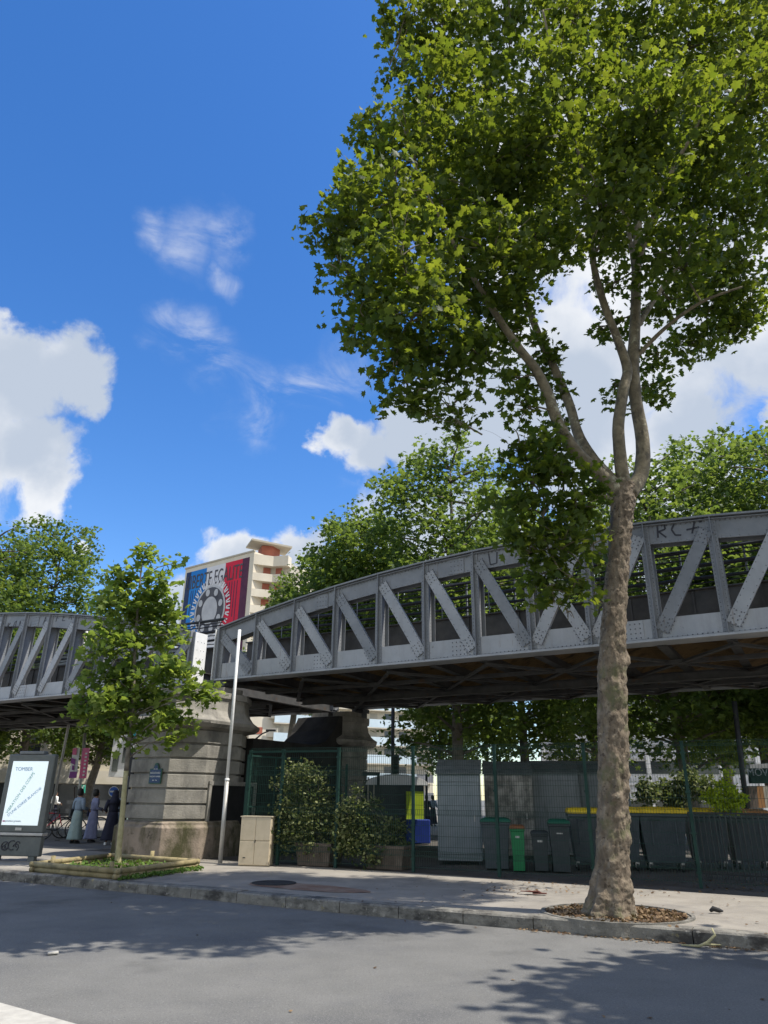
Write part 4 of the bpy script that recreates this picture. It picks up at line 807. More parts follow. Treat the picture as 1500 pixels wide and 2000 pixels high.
shrub('bush', 'tall round bush with small mottled leaves in the left planter', [(590, 1510, 0, .35), (560, 1530, 0, .25), (620, 1520, 0, .28), (550, 1500, 0, .1), (585, 1560, .1, .45), (625, 1570, 0, .35), (555, 1580, -.1, .28), (590, 1610, -.15, .42), (630, 1620, -.1, .3), (560, 1630, -.1, .28), (545, 1610, 0, .2), (635, 1655, -.2, .16), (600, 1645, -.15, .3), (555, 1655, -.15, .18), (535, 1535, 0, .1), (645, 1545, 0, .1), (640, 1590, 0, .22)],
    b1.y, 5600, .075, 'leaf_shrub', b1, group='bushes in planters')
shrub('bush', 'wider lower bush spilling over the right planter', [(690, 1580, 0, .28), (720, 1570, 0, .18), (700, 1545, 0, .12), (675, 1620, 0, .33), (715, 1610, 0, .3), (735, 1570, .1, .1), (700, 1650, -.1, .33), (740, 1640, -.1, .3), (765, 1610, 0, .22), (780, 1620, 0, .16), (770, 1650, -.1, .25), (665, 1650, -.1, .2), (730, 1672, -.25, .2), (755, 1600, 0, .12), (785, 1650, -.1, .1), (670, 1590, 0, .18)],
    b2.y, 4600, .08, 'leaf_shrub', b2, group='bushes in planters')
# ---------------------------------------------------------------- pole
pa = atz(430, 1685, SW); pb_ = at(468, 1230, pa.y-.05)
po = thing('bare_pole', 'tall thin bare white pole in front of the pier and beige cabinet', 'pole', tuple(pa), world=True)
m = MB(); m.tube([pa-Vector((0, 0, .05)), pa.lerp(pb_, .33)], .052, 12); m.build('lower_shaft', 'galv', po); m = MB(); m.tube([pa.lerp(pb_, .33), pb_], .04, 12); m.lathe([(.056, -.03), (.056, .03)], tuple(pa.lerp(pb_, .33)), 12); m.build('upper_shaft', 'white', po)
# ---------------------------------------------------------------- waste bins and steel cabinets
MAT['cab_mid'] = mat('cabinet_mid_grey', (.21, .23, .235), (.27, .29, .295), 3, .6, stains=[((.09, .1, .1), 2, .55, .8, (3, 3, .4))])
def cabinet(x0, x1, yb, ytop, label, mt, depth=.95, Y=None, hgt=None):
    a = atz(x0, yb, SW); b = atz(x1, yb, SW); c = (a+b)/2; w = (b-a).length*.98; h = hgt or (at(x0, ytop, a.y).z-SW)
    o = thing('steel_shed', label, 'storage cabinet', (c.x, c.y, SW), FRZ*.35, 'sheet metal cabinets in the yard')
    m = MB(); m.box((0, depth/2, .08+(h-.08)/2), (w, depth, h-.08))
    m.add([(-w/2, 0, h), (w/2, 0, h), (w/2, depth, h+.32), (-w/2, depth, h+.32), (-w/2, depth, h), (w/2, depth, h)], [(0, 4, 3), (1, 2, 5), (3, 4, 5, 2)]); m.build('body', mt, o, .008)
    m = MB(); M_ = Matrix.Rotation(math.atan2(.32, depth), 3, 'X'); m.box((0, depth/2-.04, h+.185), (w+.08, depth+.16, .03), M=M_); m.build('roof', 'roof_grey', o)
    m = MB(); m.box((0, -.012, h-.1-.0), (w-.02, .02, .16)); m.box((0, -.01, h*.5), (w*.94, .014, h*.78)); m.build('door', mt, o, .006)
    m = MB(); m.box((w*.36, -.03, h*.5), (.03, .03, .14)); m.build('handle', 'galv', o)
    m = MB()
    for sx in (-1, 1): m.box((sx*(w/2-.06), .08, .04), (.06, .06, .08)); m.box((sx*(w/2-.06), depth-.08, .04), (.06, .06, .08))
    m.build('feet', 'black', o); return o
cabinet(856, 942, 1689, 1511, 'pale grey sheet metal cabinet with sloped roof, leftmost of the row behind the fence', 'cab_grey')
cabinet(952, 1046, 1678, 1512, 'stained dirty white cabinet with sloped roof, behind the green bin', 'cab_dirty')
cabinet(1048, 1140, 1676, 1510, 'mid grey cabinet with sloped roof, right of the stained white one', 'cab_mid')
cabinet(1146, 1240, 1674, 1510, 'dark grey cabinet with sloped roof half hidden by the big trunk', 'cab_mid')
def wheelie(x0, x1, yb, ytop, label, mt, lid, lidopen=False, text=None):
    a, b = atz(x0, yb, SW), atz(x1, yb, SW); c = (a+b)/2; w = (b-a).length; h = at((x0+x1)/2, ytop, c.y).z-SW; d = w*1.15
    o = thing('wheelie_bin', label, 'waste bin', (c.x, c.y, SW), FRZ*.4, 'two-wheeled waste bins')
    r = lambda k, kd, z, o_=0: [(-w/2*k+.0, d*.1*(1-kd)+o_, z), (w/2*k, d*.1*(1-kd)+o_, z), (w/2*k, d*kd, z), (-w/2*k, d*kd, z)]
    m = MB(); m.loft([r(.8, .86, .03), r(.82, .88, .3), r(.98, .98, h*.86), r(1.06, 1.0, h*.865, -.02), r(1.06, 1.0, h*.91, -.02)]); m.build('bin_body', mt, o, .015)
    m = MB(); 
    if not lidopen: m.loft([r(1.1, 1.02, h*.912, -.035), r(1.1, 1.02, h*.935, -.035), r(1.0, .98, h*.975, 0), r(.7, .9, h, .06)])
    m.tube([(-w*.45, d*1.06, h*.92), (w*.45, d*1.06, h*.92)], .018, 8); m.build('lid', lid, o, .01)
    for s in (-1, 1): m = MB(); m.tube([(s*w*.36-.03, d*.95, .1), (s*w*.36+.03, d*.95, .1)], .1, 16, smooth=False); m.build('wheel', 'rubber', o)
    if text:
        m = MB(); m.box((0, d*.02-.005, h*.74), (w*.3, .006, .04)); m.box((0, d*.02-.002, h*.69), (w*.42, .006, .02)); m.build('printed_mark', 'galv', o)
    return o
wheelie(944, 998, 1700, 1597, 'dark grey bin with green lid, between the cabinets and the green bin', 'slate_plastic', 'lid_green')
wheelie(1001, 1028, 1704, 1611, 'narrow bright green bin with brown lid', 'green_plastic', 'lid_brown', text=1)
wheelie(1043, 1074, 1704, 1622, 'small dark grey bin right of the bright green bin', 'grey_plastic', 'grey_plastic', text=1)
wheelie(1079, 1118, 1706, 1600, 'slim dark grey bin with rounded green lid, left of the yellow lidded containers', 'grey_plastic', 'lid_green', text=1)
def container(x0, x1, yb, ytop, label, lid='lid_yellow'):
    a, b = atz(x0, yb, SW), atz(x1, yb, SW); c = (a+b)/2; w = (b-a).length; h = at((x0+x1)/2, ytop, c.y).z-SW; d = .78
    o = thing('waste_container', label, 'waste container', (c.x, c.y, SW), FRZ*.4, 'four-wheeled waste containers with yellow lids')
    r = lambda k, y0, y1, z: [(-w/2*k, y0, z), (w/2*k, y0, z), (w/2*k, y1, z), (-w/2*k, y1, z)]
    m = MB(); m.loft([r(.76, .12, .66, .17), r(.8, .1, .68, .3), r(.98, .0, .78, h*.84), r(1.03, -.03, .81, h*.845), r(1.03, -.03, .81, h*.895)])
    for s in (-1, 1): m.box((s*w*.25, -.012, h*.6), (w*.03, .02, h*.4))
    m.build('container_body', 'slate_plastic', o, .015)
    m = MB(); m.loft([r(1.05, -.045, .82, h*.897), r(1.05, -.045, .82, h*.945), r(.97, .03, .76, h*.985), r(.6, .2, .6, h)]); m.build('lid', lid, o, .015)
    m = MB(); m.tube([(-w*.3, -.06, h*.8), (-w*.3, -.1, h*.79), (-w*.08, -.1, h*.79), (-w*.08, -.06, h*.8)], .014, 6); m.build('handle', 'grey_plastic', o)
    for sx in (-1, 1):
        for y in (.16, .62):
            m = MB(); m.tube([(sx*w*.33-.025, y, .08), (sx*w*.33+.025, y, .08)], .08, 14, smooth=False); wh = m.build('wheel', 'rubber', o); m = MB(); m.box((sx*w*.33, y-.03, .15), (.07, .03, .06)); m.box((sx*w*.33-.034, y, .12), (.008, .1, .1)); m.build('caster_fork', 'galv', wh)
    return o
container(1121, 1192, 1702, 1577, 'yellow lidded grey container, leftmost, beside the slim green-lidded bin')
container(1190, 1258, 1702, 1575, 'yellow lidded grey container half hidden by the big trunk')
container(1264, 1350, 1704, 1576, 'yellow lidded grey container in front of the fence post right of the big trunk')
container(1362, 1432, 1700, 1578, 'yellow lidded dark container below the lime green plant')
container(1440, 1515, 1700, 1580, 'orange lidded dark container at the right edge', 'wood_orange')
# dark picket railing behind the containers
pk = thing('picket_railing', 'dark vertical bar railing behind the containers at right', 'railing', tuple(at(1430, 1690, 17.5)), world=True)
a, b = at(1350, 1640, 16.0), at(1560, 1640, 15.0); a.z = b.z = SW; d = (b-a).normalized(); L = (b-a).length; rz = math.atan2(d.y, d.x); m = MB()
for k in range(int(L/.1)): m.box(a+d*.1*k+Vector((0, 0, .62)), (.022, .022, 1.2), rz=rz)
m.build('bars', 'black', pk); m = MB()
for z in (.1, 1.22): m.box((a+b)/2+Vector((0, 0, z)), (L, .04, .035), rz=rz)
m.build('rails', 'black', pk)
shrub('plant', 'lime green leafy plant with sunlight put into its colour, above the containers at right', [(1415, 1535, 0, .18), (1400, 1555, 0, .22), (1430, 1558, 0, .22), (1380, 1560, .1, .14), (1445, 1563, 0, .14), (1415, 1575, 0, .2), (1420, 1510, 0, .08), (1435, 1582, 0, .1)], 17.0, 1900, .085, 'leaf_lime_sunlit', at(1415, 1590, 17.0), sprig=.06, bright=.6)
shrub('plant', 'grey green bushes behind the fence, right of the big trunk', [(1265, 1550, 0, .3), (1300, 1545, .3, .35), (1340, 1535, 0, .4), (1370, 1545, .3, .3), (1320, 1565, 0, .3), (1350, 1520, 0, .25), (1260, 1530, 0, .15), (1385, 1530, 0, .2)], 23, 3600, .12, 'leaf_shrub', at(1320, 1600, 23), sprig=.12)
# ---------------------------------------------------------------- advertising panel
AD = atz(66, 1681, SW); AY = AD.y
adt = thing('advertising_panel', 'street advertising panel with glowing white screen on a grey stand', 'advertising panel', tuple(AD), world=True)
A0 = at(60, 1550, AY); u = Vector((.985, -.17, 0)).normalized(); w_ = u.cross(Vector((0, 0, 1)))  # u along panel, w_ toward viewer
if w_.y > 0: w_ = -w_
tl, tr_, br_, bl = at(22, 1486, AY), at(97, 1489, AY), at(77, 1611, AY), at(0, 1611, AY)
cx, cz = (tl+tr_+br_+bl)/4, 0; ctr = Vector((cx.x, AY, cx.z)); sw_, sh_ = (tr_-tl).length*1.0, (tl.z-bl.z)
Mu = Matrix((u, Vector((0, 0, 1)), w_)).transposed().to_4x4()
def pbox(mb, cx_, cz_, cy_, sx, sz, sy):
    mb.box(ctr+u*cx_+Vector((0, 0, cz_))+w_*cy_, (sx, sy, sz), rz=math.atan2(u.y, u.x))
m = MB(); pbox(m, 0, .0, -.09, sw_+.3, sh_+.32, .16); m.build('housing', 'ad_frame', adt, .03)
m = MB(); pbox(m, -.02, sh_/2+.2, -.09, sw_*.7, .07, .18); m.build('top_cap', 'roof_grey', adt, .015)
m = MB(); pbox(m, 0, 0, -.008, sw_, sh_, .02); m.build('screen', 'ad_screen', adt)
m = MB(); pbox(m, 0, -sh_/2-.19, -.09, sw_+.36, .06, .22); m.build('ledge', 'galv', adt, .01)
m = MB(); pbox(m, 0, -sh_/2-.45, -.09, sw_+.3, .42, .14); m.build('lower_box', 'ad_frame', adt, .02)
m = MB(); h = ctr.z-sh_/2-.6-SW
for q in (.42, -.5): pbox(m, q, -(ctr.z-SW)+h/2-.02, -.1, .17, h+.06, .12)
m.build('leg', 'ad_frame', adt, .01)
m = MB(); pbox(m, 0.0, -sh_/2-.08, -.0, .16, .06, .02); m.build('logo_tab', 'galv', adt)
for s_, x_, z_, a_, sz_, mt_ in (('TOMBER', -.14, .53, 0, .12, 'ink_blue'), ('VIBRATION DES CORPS', -.12, 0, 60, .1, 'ink_green'), ("D'UNE SOIREE BLANCHE", .03, -.2, 40, .088, 'ink_blue'), ('exposition gratuite', -.2, -sh_/2+.09, 0, .06, 'ink_dark')):
    T = Mu.copy()@Matrix.Rotation(R(a_), 4, 'Z'); T.translation = ctr+u*x_+Vector((0, 0, z_))+w_*.008; text_mesh('screen_text', s_, sz_, mt_, adt, T, .001)
m = MB(); pbox(m, -.42, -sh_/2+.085, .006, .06, .03, .004); m.build('screen_mark', 'pink', adt)
m = MB()
def gcirc(cx_, cz_, r, a0, a1, n=14): return [ctr+u*(cx_+r*math.cos(R(t)))+Vector((0, 0, cz_+r*math.sin(R(t))))+w_*-.012 for t in np.linspace(a0, a1, n)]
for (x, z, r, a0, a1) in ((-.28, -sh_/2-.45, .09, 0, 330), (-.24, -sh_/2-.45, .05, 90, 400), (-.1, -sh_/2-.43, .1, 60, 300), (.0, -sh_/2-.47, .07, -60, 170), (.04, -sh_/2-.41, .06, 20, 260), (-.3, -sh_/2-.48, .04, 0, 300)):
    P_ = gcirc(x, z, r, a0, a1); m.tube(P_, .011, 5)
m.build('graffiti', 'spray', adt)
# ---------------------------------------------------------------- signs, banners, lights on the left
def vpole(o, q0, q1, r, name='pole', mt='galv'):
    m = MB(); m.tube([q0, q1], r, 10); m.build(name, mt, o)
q = at(148, 1620, 34); q.z = SW; bp = thing('banner_pole', 'leaning grey lamp pole carrying a white-purple banner and a pink banner', 'banner pole', tuple(q), world=True)
qt = at(166, 1432, 34); vpole(bp, q, qt, .07)
def quadpx(px, Y, name, mt, parent, th=.03):
    P_ = [at(x, y, Y) for x, y in px]; n = (P_[1]-P_[0]).cross(P_[2]-P_[1]).normalized()*th; m = MB(); m.add(P_+[p+n for p in P_], [(0, 1, 2, 3), (7, 6, 5, 4), (0, 4, 5, 1), (1, 5, 6, 2), (2, 6, 7, 3), (3, 7, 4, 0)]); return m.build(name, mt, parent)
quadpx([(143, 1461), (156, 1460), (149, 1519), (134, 1519)], 33.9, 'left_banner', 'white', bp); quadpx([(162, 1461), (175, 1461), (168, 1520), (154, 1520)], 33.9, 'right_banner', 'pink', bp)
quadpx([(137, 1507), (150.5, 1507), (149.2, 1519.5), (134, 1519.5)], 33.84, 'banner_footer', 'purple', bp, .02); quadpx([(142.5, 1462), (150, 1461), (149, 1474), (141, 1474)], 33.84, 'banner_print', 'pink', bp, .02); quadpx([(139, 1480), (147, 1483), (146, 1494), (138, 1490)], 33.84, 'banner_print', 'purple', bp, .02); quadpx([(141, 1495), (145, 1495), (144, 1504), (140, 1504)], 33.84, 'banner_print', 'purple', bp, .02)
for k in range(7): quadpx([(166.6-k*.9, 1470+k*7), (170.6-k*.9, 1470+k*7), (170-k*.9, 1473.5+k*7), (166-k*.9, 1473.5+k*7)], 33.84, 'banner_print', 'white', bp, .015)
q = at(156, 1620, 38); q.z = SW; gs = thing('shop_sign', 'square green hanging sign with white curved marks above the people', 'sign', tuple(at(159, 1540, 38)), world=True)
quadpx([(153, 1533), (166, 1533), (165, 1549), (151.5, 1549)], 38, 'sign_plate', 'sign_green', gs, .08)
m = MB()
for x, y in ((156, 1537), (160, 1540), (157, 1543), (162, 1536)):
    c = at(x, y, 37.95); m.tube([c+Vector((-.04, 0, -.04)), c, c+Vector((.06, 0, .03))], .02, 5)
m.build('sign_mark', 'white', gs)
m = MB(); m.tube([at(151, 1536, 38.1), at(146, 1536, 38.6), at(145, 1600, 38.8)], .04, 8); m.build('sign_bracket', 'black', gs)
def round_sign(x, y, Y, rad, label, bar=True, mt='sign_blue', ring='white'):
    c = at(x, y, Y); o = thing('traffic_sign', label, 'traffic sign', (c.x, c.y, SW), world=True); fwd = Vector((-c.x, -c.y, 0)).normalized(); q_ = fwd.to_track_quat('Z', 'Y').to_matrix()
    for nm, r, dpt, mm in (('sign_rim', rad, .02, ring), ('sign_face', rad*.86, .03, mt)):
        m = MB(); m.loft([[c+q_@Vector((r*math.cos(t), r*math.sin(t), z)) for t in [2*math.pi*k/24 for k in range(24)]] for z in (0, dpt)]); m.build(nm, mm, o)
    if bar: m = MB(); m.box(c+fwd*.035, (rad*1.5, .008, rad*.32), rz=math.atan2(fwd.x, -fwd.y)); m.build('sign_bar', 'white', o)
    m = MB(); m.tube([Vector((c.x, c.y, SW))-fwd*.05, c+Vector((0, 0, rad))-fwd*.05], .035, 8); m.build('sign_post', 'galv', o); return o
round_sign(222, 1546, 31, .2, 'round blue traffic sign with white bar on a post left of the young trunk')
round_sign(265, 1520, 22.5, .17, 'dark round back of a traffic sign beside the pier', False, 'black', 'rubber')
c = at(258, 1490, 22.3); tl_ = thing('traffic_light', 'black traffic light seen from behind between young trunk and pier', 'traffic light', (c.x, c.y, SW), world=True)
m = MB(); m.box(c, (.26, .2, .72)); m.build('light_head', 'black', tl_, .04); vpole(tl_, Vector((c.x-.02, c.y+.05, SW)), c, .06, mt='black')
c = at(772, 1497, 29); tl2 = thing('traffic_light', 'black traffic light with dark hoods left of the lime panel', 'traffic light', (c.x, c.y, SW), world=True)
m = MB(); m.box(c, (.3, .25, .85)); m.build('light_head', 'black', tl2, .04)
for k in (-.27, 0, .27):
    m = MB(); q_ = c+Vector((.02, -.13, k)); m.lathe([(.11, 0), (.11, .012)], (0, 0, 0), 14); m.v = [(q_.x+x, q_.y-z, q_.z+y) for x, y, z in m.v]; m.build('lens', 'rubber', tl2); m = MB(); m.box(q_+Vector((0, -.1, .11)), (.24, .2, .02)); m.build('hood', 'black', tl2)
vpole(tl2, Vector((c.x-.1, c.y, SW)), c+Vector((-.1, 0, 2.6)), .07, mt='black')
c = at(258, 1552, 27); ps = thing('pink_sign', 'small pink sign on a post beside the pier', 'sign', (c.x, c.y, SW), world=True); quadpx([(254, 1545), (263, 1546), (262, 1557), (253, 1556)], 27, 'sign_plate', 'pink', ps); vpole(ps, Vector((c.x, 27.1, SW)), c+Vector((0, .1, 0)), .03)
c = at(1, 1246, 33); q = Vector((c.x, 33, SW)); lb_ = thing('lavender_banner', 'lavender banner on a post behind the left truss at the left edge', 'banner', tuple(q), world=True); quadpx([(-14, 1228), (8, 1228), (1, 1266), (-20, 1266)], 33, 'banner_cloth', 'lavender', lb_); vpole(lb_, q, c+Vector((.35, .1, .8)), .06)
c = at(158, 1245, 34); q = Vector((c.x, 34, SW)); rb_ = thing('red_banner', 'dark red banner glimpsed through the left truss beside the young tree', 'banner', tuple(q), world=True); quadpx([(150, 1236), (167, 1238), (163, 1254), (149, 1250)], 34, 'banner_cloth', 'red_cloth', rb_); vpole(rb_, q, c+Vector((.2, .1, .4)), .06)
# street lamp seen under the bridge
q = at(486, 1600, 60); q.z = SW; ls = thing('street_lamp', 'street lamp with slender curved arm in front of the balconies, left under the bridge', 'street lamp', tuple(q), world=True)
a = at(487, 1470, 60); m = MB(); m.tube([q, at(486, 1540, 60), a, at(495, 1447, 60), at(512, 1433, 60), at(528, 1426.5, 60)], [.13, .12, .1, .08, .06, .05], 8); m.build('lamp_post', 'rubber', ls); m = MB(); m.box(at(529, 1426.5, 60), (.8, .3, .15), rz=0); m.build('lamp_head', 'rubber', ls, .04)
q = at(1458, 1600, 26); q.z = SW; bp2 = thing('street_pole', 'dark street pole behind the fence at the right', 'pole', tuple(q), world=True); vpole(bp2, q, at(1434, 1370, 26), .09, mt='black')
q = at(800, 1640, 33); q.z = SW
for i, (x, Y, yt, lab) in enumerate(((833, 30, 1512, 'thin black post behind the fence left of the pale cabinet'),)):
    q = at(x, 1600, Y); q.z = SW; t_ = thing('thin_post', lab, 'post', tuple(q), world=True); vpole(t_, q, at(x, yt, Y), .045, mt='black')
# ---------------------------------------------------------------- kiosk and boxes behind the fence
c = at(782, 1600, 27); kk = thing('market_kiosk', 'rounded white roofed kiosk with lime green panel, behind the fence', 'kiosk', (c.x, c.y, SW), .1)
m = MB(); prof = [(-1.1, 1.85)]+[(-1.1*math.cos(t), 1.85+.36*math.sin(t)) for t in [math.pi*k/12 for k in range(1, 12)]]+[(1.1, 1.85)]
m.loft([[(x-.2, y, z) for x, z in prof] for y in (-.7, .9)]); m.build('roof', 'white', kk); m = MB(); m.box((-.25, .1, .95), (2.0, 1.4, 1.8)); m.build('body', 'grey_plastic', kk, .03)
m = MB(); m.box((.42, -.63, 1.18), (.62, .04, .95)); m.build('lime_panel', 'lime', kk); m = MB(); m.box((.5, -.66, .4), (.8, .5, .74)); m.build('blue_box', 'blue_box', kk, .03)
c = at(712, 1600, 26.2); wk = thing('barred_window_frame', 'dark square frame with pale bars standing beside the far pier column', 'frame', (c.x, c.y, SW)); m = MB()
for x in (-.45, .45): m.box((x, 0, 1.1), (.1, .08, 2.2))
m.box((0, 0, 2.2), (1.0, .08, .12)); m.build('frame', 'black', wk); m = MB()
for k in range(4): m.box((-.3+.2*k, .05, 1.7), (.05, .03, .8))
m.build('bars', 'shutter', wk)
# ---------------------------------------------------------------- people
def person(x, y, label, skirt, top, hgt=1.7, face=0., skirt_len=.95, arm=(.35, .5), bag=None, base='black', scarf=False, wide=1.0):
    c = atz(x, y, SW); k = hgt/1.7*.915
    o = thing('person', label, 'person', (c.x, c.y, SW), face, 'people standing under the left span'); o.scale = (k, k, k)
    V, E, RR = [], [], []
    def vt(p, r, par=None):
        V.append(p); RR.append(r); 
        if par is not None: E.append((par, len(V)-1))
        return len(V)-1
    pel = vt((0, 0, .95), .125); w1 = vt((0, 0, 1.1), .11, pel); ch = vt((0, .01, 1.28), .135, w1); nb = vt((0, 0, 1.42), .07, ch); nk = vt((0, -.01, 1.5), .05, nb); h0 = vt((0, -.02, 1.56), .075, nk); h1 = vt((0, -.02, 1.63), .085, h0); vt((0, -.015, 1.68), .055, h1); vt((0, -.11, 1.6), .016, h0)
    for s in (-1, 1):
        hp = vt((s*.09, 0, .9), .09, pel); kn = vt((s*.1, -.03, .5), .06, hp); an = vt((s*.1, .02, .09), .038, kn); vt((s*.11, -.12, .035), .032, an)
        sh = vt((s*.17, 0, 1.38), .055, nb); el = vt((s*(.22+arm[0]*.12), .02, 1.12), .042, sh); wr = vt((s*(.2), -.12-arm[1]*.25, .98+arm[1]*.18), .028, el); pa_ = vt((s*.18, -.17-arm[1]*.27, .95+arm[1]*.18), .03, wr)
        for f_, (dx, dz, L_) in enumerate(((-.03, .0, .055), (-.012, -.01, .07), (.008, -.012, .074), (.026, -.008, .066))): q = vt((s*.18+dx, -.2-arm[1]*.27, .94+arm[1]*.18+dz), .009, pa_); vt((s*.18+dx, -.2-arm[1]*.27-L_*.5, .92+arm[1]*.18+dz-L_*.5), .008, q)
        vt((s*.18-s*.045, -.19-arm[1]*.27, .96+arm[1]*.18), .01, pa_)
    me = bpy.data.meshes.new('body'); me.from_pydata(V, E, []); b = link('body', me, 'skin', o); sk = b.modifiers.new('skin', 'SKIN'); sk.use_smooth_shade = True
    for i, r in enumerate(RR): me.skin_vertices[0].data[i].radius = (r, r)
    me.skin_vertices[0].data[0].use_root = True; b.modifiers.new('sub', 'SUBSURF').levels = 1; b.modifiers['sub'].render_levels = 1
    def ring(rx, ry, z, n=28, fold=0., ph=0): return [(rx*math.cos(t)*(1+fold*math.sin(t*7+ph)), ry*math.sin(t)*(1+fold*math.sin(t*7+ph)), z) for t in [2*math.pi*j/n for j in range(n)]]
    m = MB(); zb = 1.04-skirt_len; m.loft([ring(.145, .12, 1.06), ring(.18, .15, .92, fold=.01), ring(.2*wide, .18, .6, fold=.03), ring(.26*wide, .22, zb+.05, fold=.06), ring(.27*wide, .23, zb, fold=.07)], smooth=True); m.build('skirt', skirt, o)
    m = MB(); m.loft([ring(.155, .125, 1.02), ring(.15, .12, 1.12), ring(.185, .14, 1.3), ring(.2, .12, 1.4), ring(.12, .09, 1.45), ring(.06, .06, 1.47)], smooth=True)
    for s in (-1, 1): m.tube([(s*.17, 0, 1.41), (s*(.21+arm[0]*.06), .01, 1.26), (s*(.225+arm[0]*.12), .02, 1.12), (s*.21, -.1-arm[1]*.2, 1.0+arm[1]*.16)], [.075, .068, .062, .055], 12)
    m.build('top', top, o)
    m = MB(); m.lathe([(.03, .125), (.075, .1), (.1, .05), (.104, 0), (.1, -.05), (.085, -.1), (.05, -.13)], (0, .01, 1.63), 16, 1, 1.05)
    if scarf: m.lathe([(.105, .0), (.12, -.1), (.17, -.2), (.2, -.32)], (0, .01, 1.62), 16)
    # hair sits back of the face
    m.v = [(x_, y_+.022 if not scarf else y_+.015, z_) for x_, y_, z_ in m.v]; m.build('hair' if not scarf else 'headscarf', 'hair' if not scarf else 'navy_cloth', o)
    for s in (-1, 1): m = MB(); m.loft([[(s*.11+.045*math.cos(t), -.05+.12*math.sin(t), z) for t in [2*math.pi*j/12 for j in range(12)]] for z in (0.0, .05)]+[[(s*.11+.035*math.cos(t), -.02+.07*math.sin(t), .09) for t in [2*math.pi*j/12 for j in range(12)]]]); m.build('shoe', base, o)
    if bag: m = MB(); m.box((.22, .05, .95), (.09, .24, .24)); m.tube([(.2, .02, 1.06), (.05, .16, 1.3), (-.1, .05, 1.43)], .012, 6); m.build('shoulder_bag', bag, o, .02)
    return o
person(143, 1647, 'person in sage green skirt, grey-blue top and black bag, leftmost of the group', 'sage', 'bluegrey_cloth', 1.72, 2.6, .92, bag='black')
person(175, 1645, 'person in a lilac blue robe with a dark shoulder strap, second from left', 'lilac', 'lilac', 1.7, 2.2, .93, bag='navy_cloth')
person(212, 1650, 'person in a long black robe and scarf with white shoes, left of the young trunk', 'navy_cloth', 'navy_cloth', 1.68, 3.6, .9, base='white', scarf=True, wide=1.15)
person(228, 1648, 'person in blue-grey clothes half hidden behind the young trunk', 'bluegrey_cloth', 'bluegrey_cloth', 1.7, 3.3, .9, base='white')
def far_person(x, Y, label, skirt, top):
    c = at(x, 1600, Y); o = person(750, 1700, label, skirt, top, 1.7, 2.5, .9); o.location = (c.x, Y, SW); o['group'] = 'passers-by beyond the yard'
far_person(834, 41, 'distant person in dark clothes left of the pale cabinet, under the bridge', 'navy_cloth', 'navy_cloth'); far_person(846, 43, 'distant person in pale blue top next to the pale cabinet', 'navy_cloth', 'bluegrey_cloth')
far_person(101, 40, 'distant person in white top behind the bicycles by the advertising panel', 'navy_cloth', 'white'); far_person(246, 36, 'distant person in black and white beside the pier', 'sage', 'white')
# ---------------------------------------------------------------- bicycles
def bicycle(x, y, rz, label, mt):
    c = atz(x, y, SW); o = thing('bicycle', label, 'bicycle', (c.x, c.y, SW), rz, 'bicycles parked at the left')
    for wx in (-.52, .52):
        m = MB(); P = [(wx+.33*math.cos(t), 0, .345+.33*math.sin(t)) for t in [2*math.pi*k/28 for k in range(29)]]; m.tube(P, .019, 6, cap=False)
        w = m.build('wheel', 'rubber', o); m = MB()
        for k in range(10): t = math.pi*2*k/10; m.beam((wx, 0, .345), (wx+.32*math.cos(t), 0, .345+.32*math.sin(t)), .003, .003, up=(0, 1, 0))
        m.tube([(wx, -.04, .345), (wx, .04, .345)], .025, 8); m.build('spokes', 'galv', w)
    m = MB(); bb_, st_, hd, rw, fw_ = (-.08, 0, .3), (-.22, 0, .82), (.36, 0, .8), (-.52, 0, .345), (.52, 0, .345)
    for a, b in ((bb_, st_), (st_, hd), (bb_, (.38, 0, .72)), (bb_, rw), (st_, rw), (hd, (.4, 0, .66)), ((.38, 0, .72), fw_)): m.tube([a, b], .016, 7)
    m.build('frame', mt, o); m = MB(); m.tube([(.36, 0, .8), (.33, 0, .98), (.36, -.26, 1.0), ], .012, 6); m.tube([(.33, 0, .98), (.36, .26, 1.0)], .012, 6); m.build('handlebar', 'black', o)
    m = MB(); m.lathe([(.02, -.03), (.08, -.02), (.07, .02), (.02, .03)], (-.25, 0, .92), 10, 1.5, .8); m.tube([(-.22, 0, .82), (-.24, 0, .92)], .014, 6); m.build('saddle', 'black', o)
    m = MB(); m.tube([(-.08, -.06, .3), (-.02, -.06, .16)], .01, 5); m.lathe([(.09, -.01), (.09, .01)], (0, 0, 0), 14); m.build('crank', 'black', o); return o
bicycle(112, 1641, .25, 'dark bicycle parked just right of the advertising panel', 'black'); bicycle(160, 1637, .3, 'second dark bicycle behind the standing people', 'rubber'); bicycle(86, 1638, .5, 'red framed bicycle half behind the advertising panel', 'm_red')
# ---------------------------------------------------------------- buildings
def oq(mb, o0, ux, x0, x1, z0, z1, out, nrm, depth=.3):
    c = o0+ux*((x0+x1)/2)+Vector((0, 0, (z0+z1)/2-o0.z))+nrm*(out-depth/2); mb.box(c, (x1-x0, depth, z1-z0), rz=math.atan2(ux.y, ux.x))
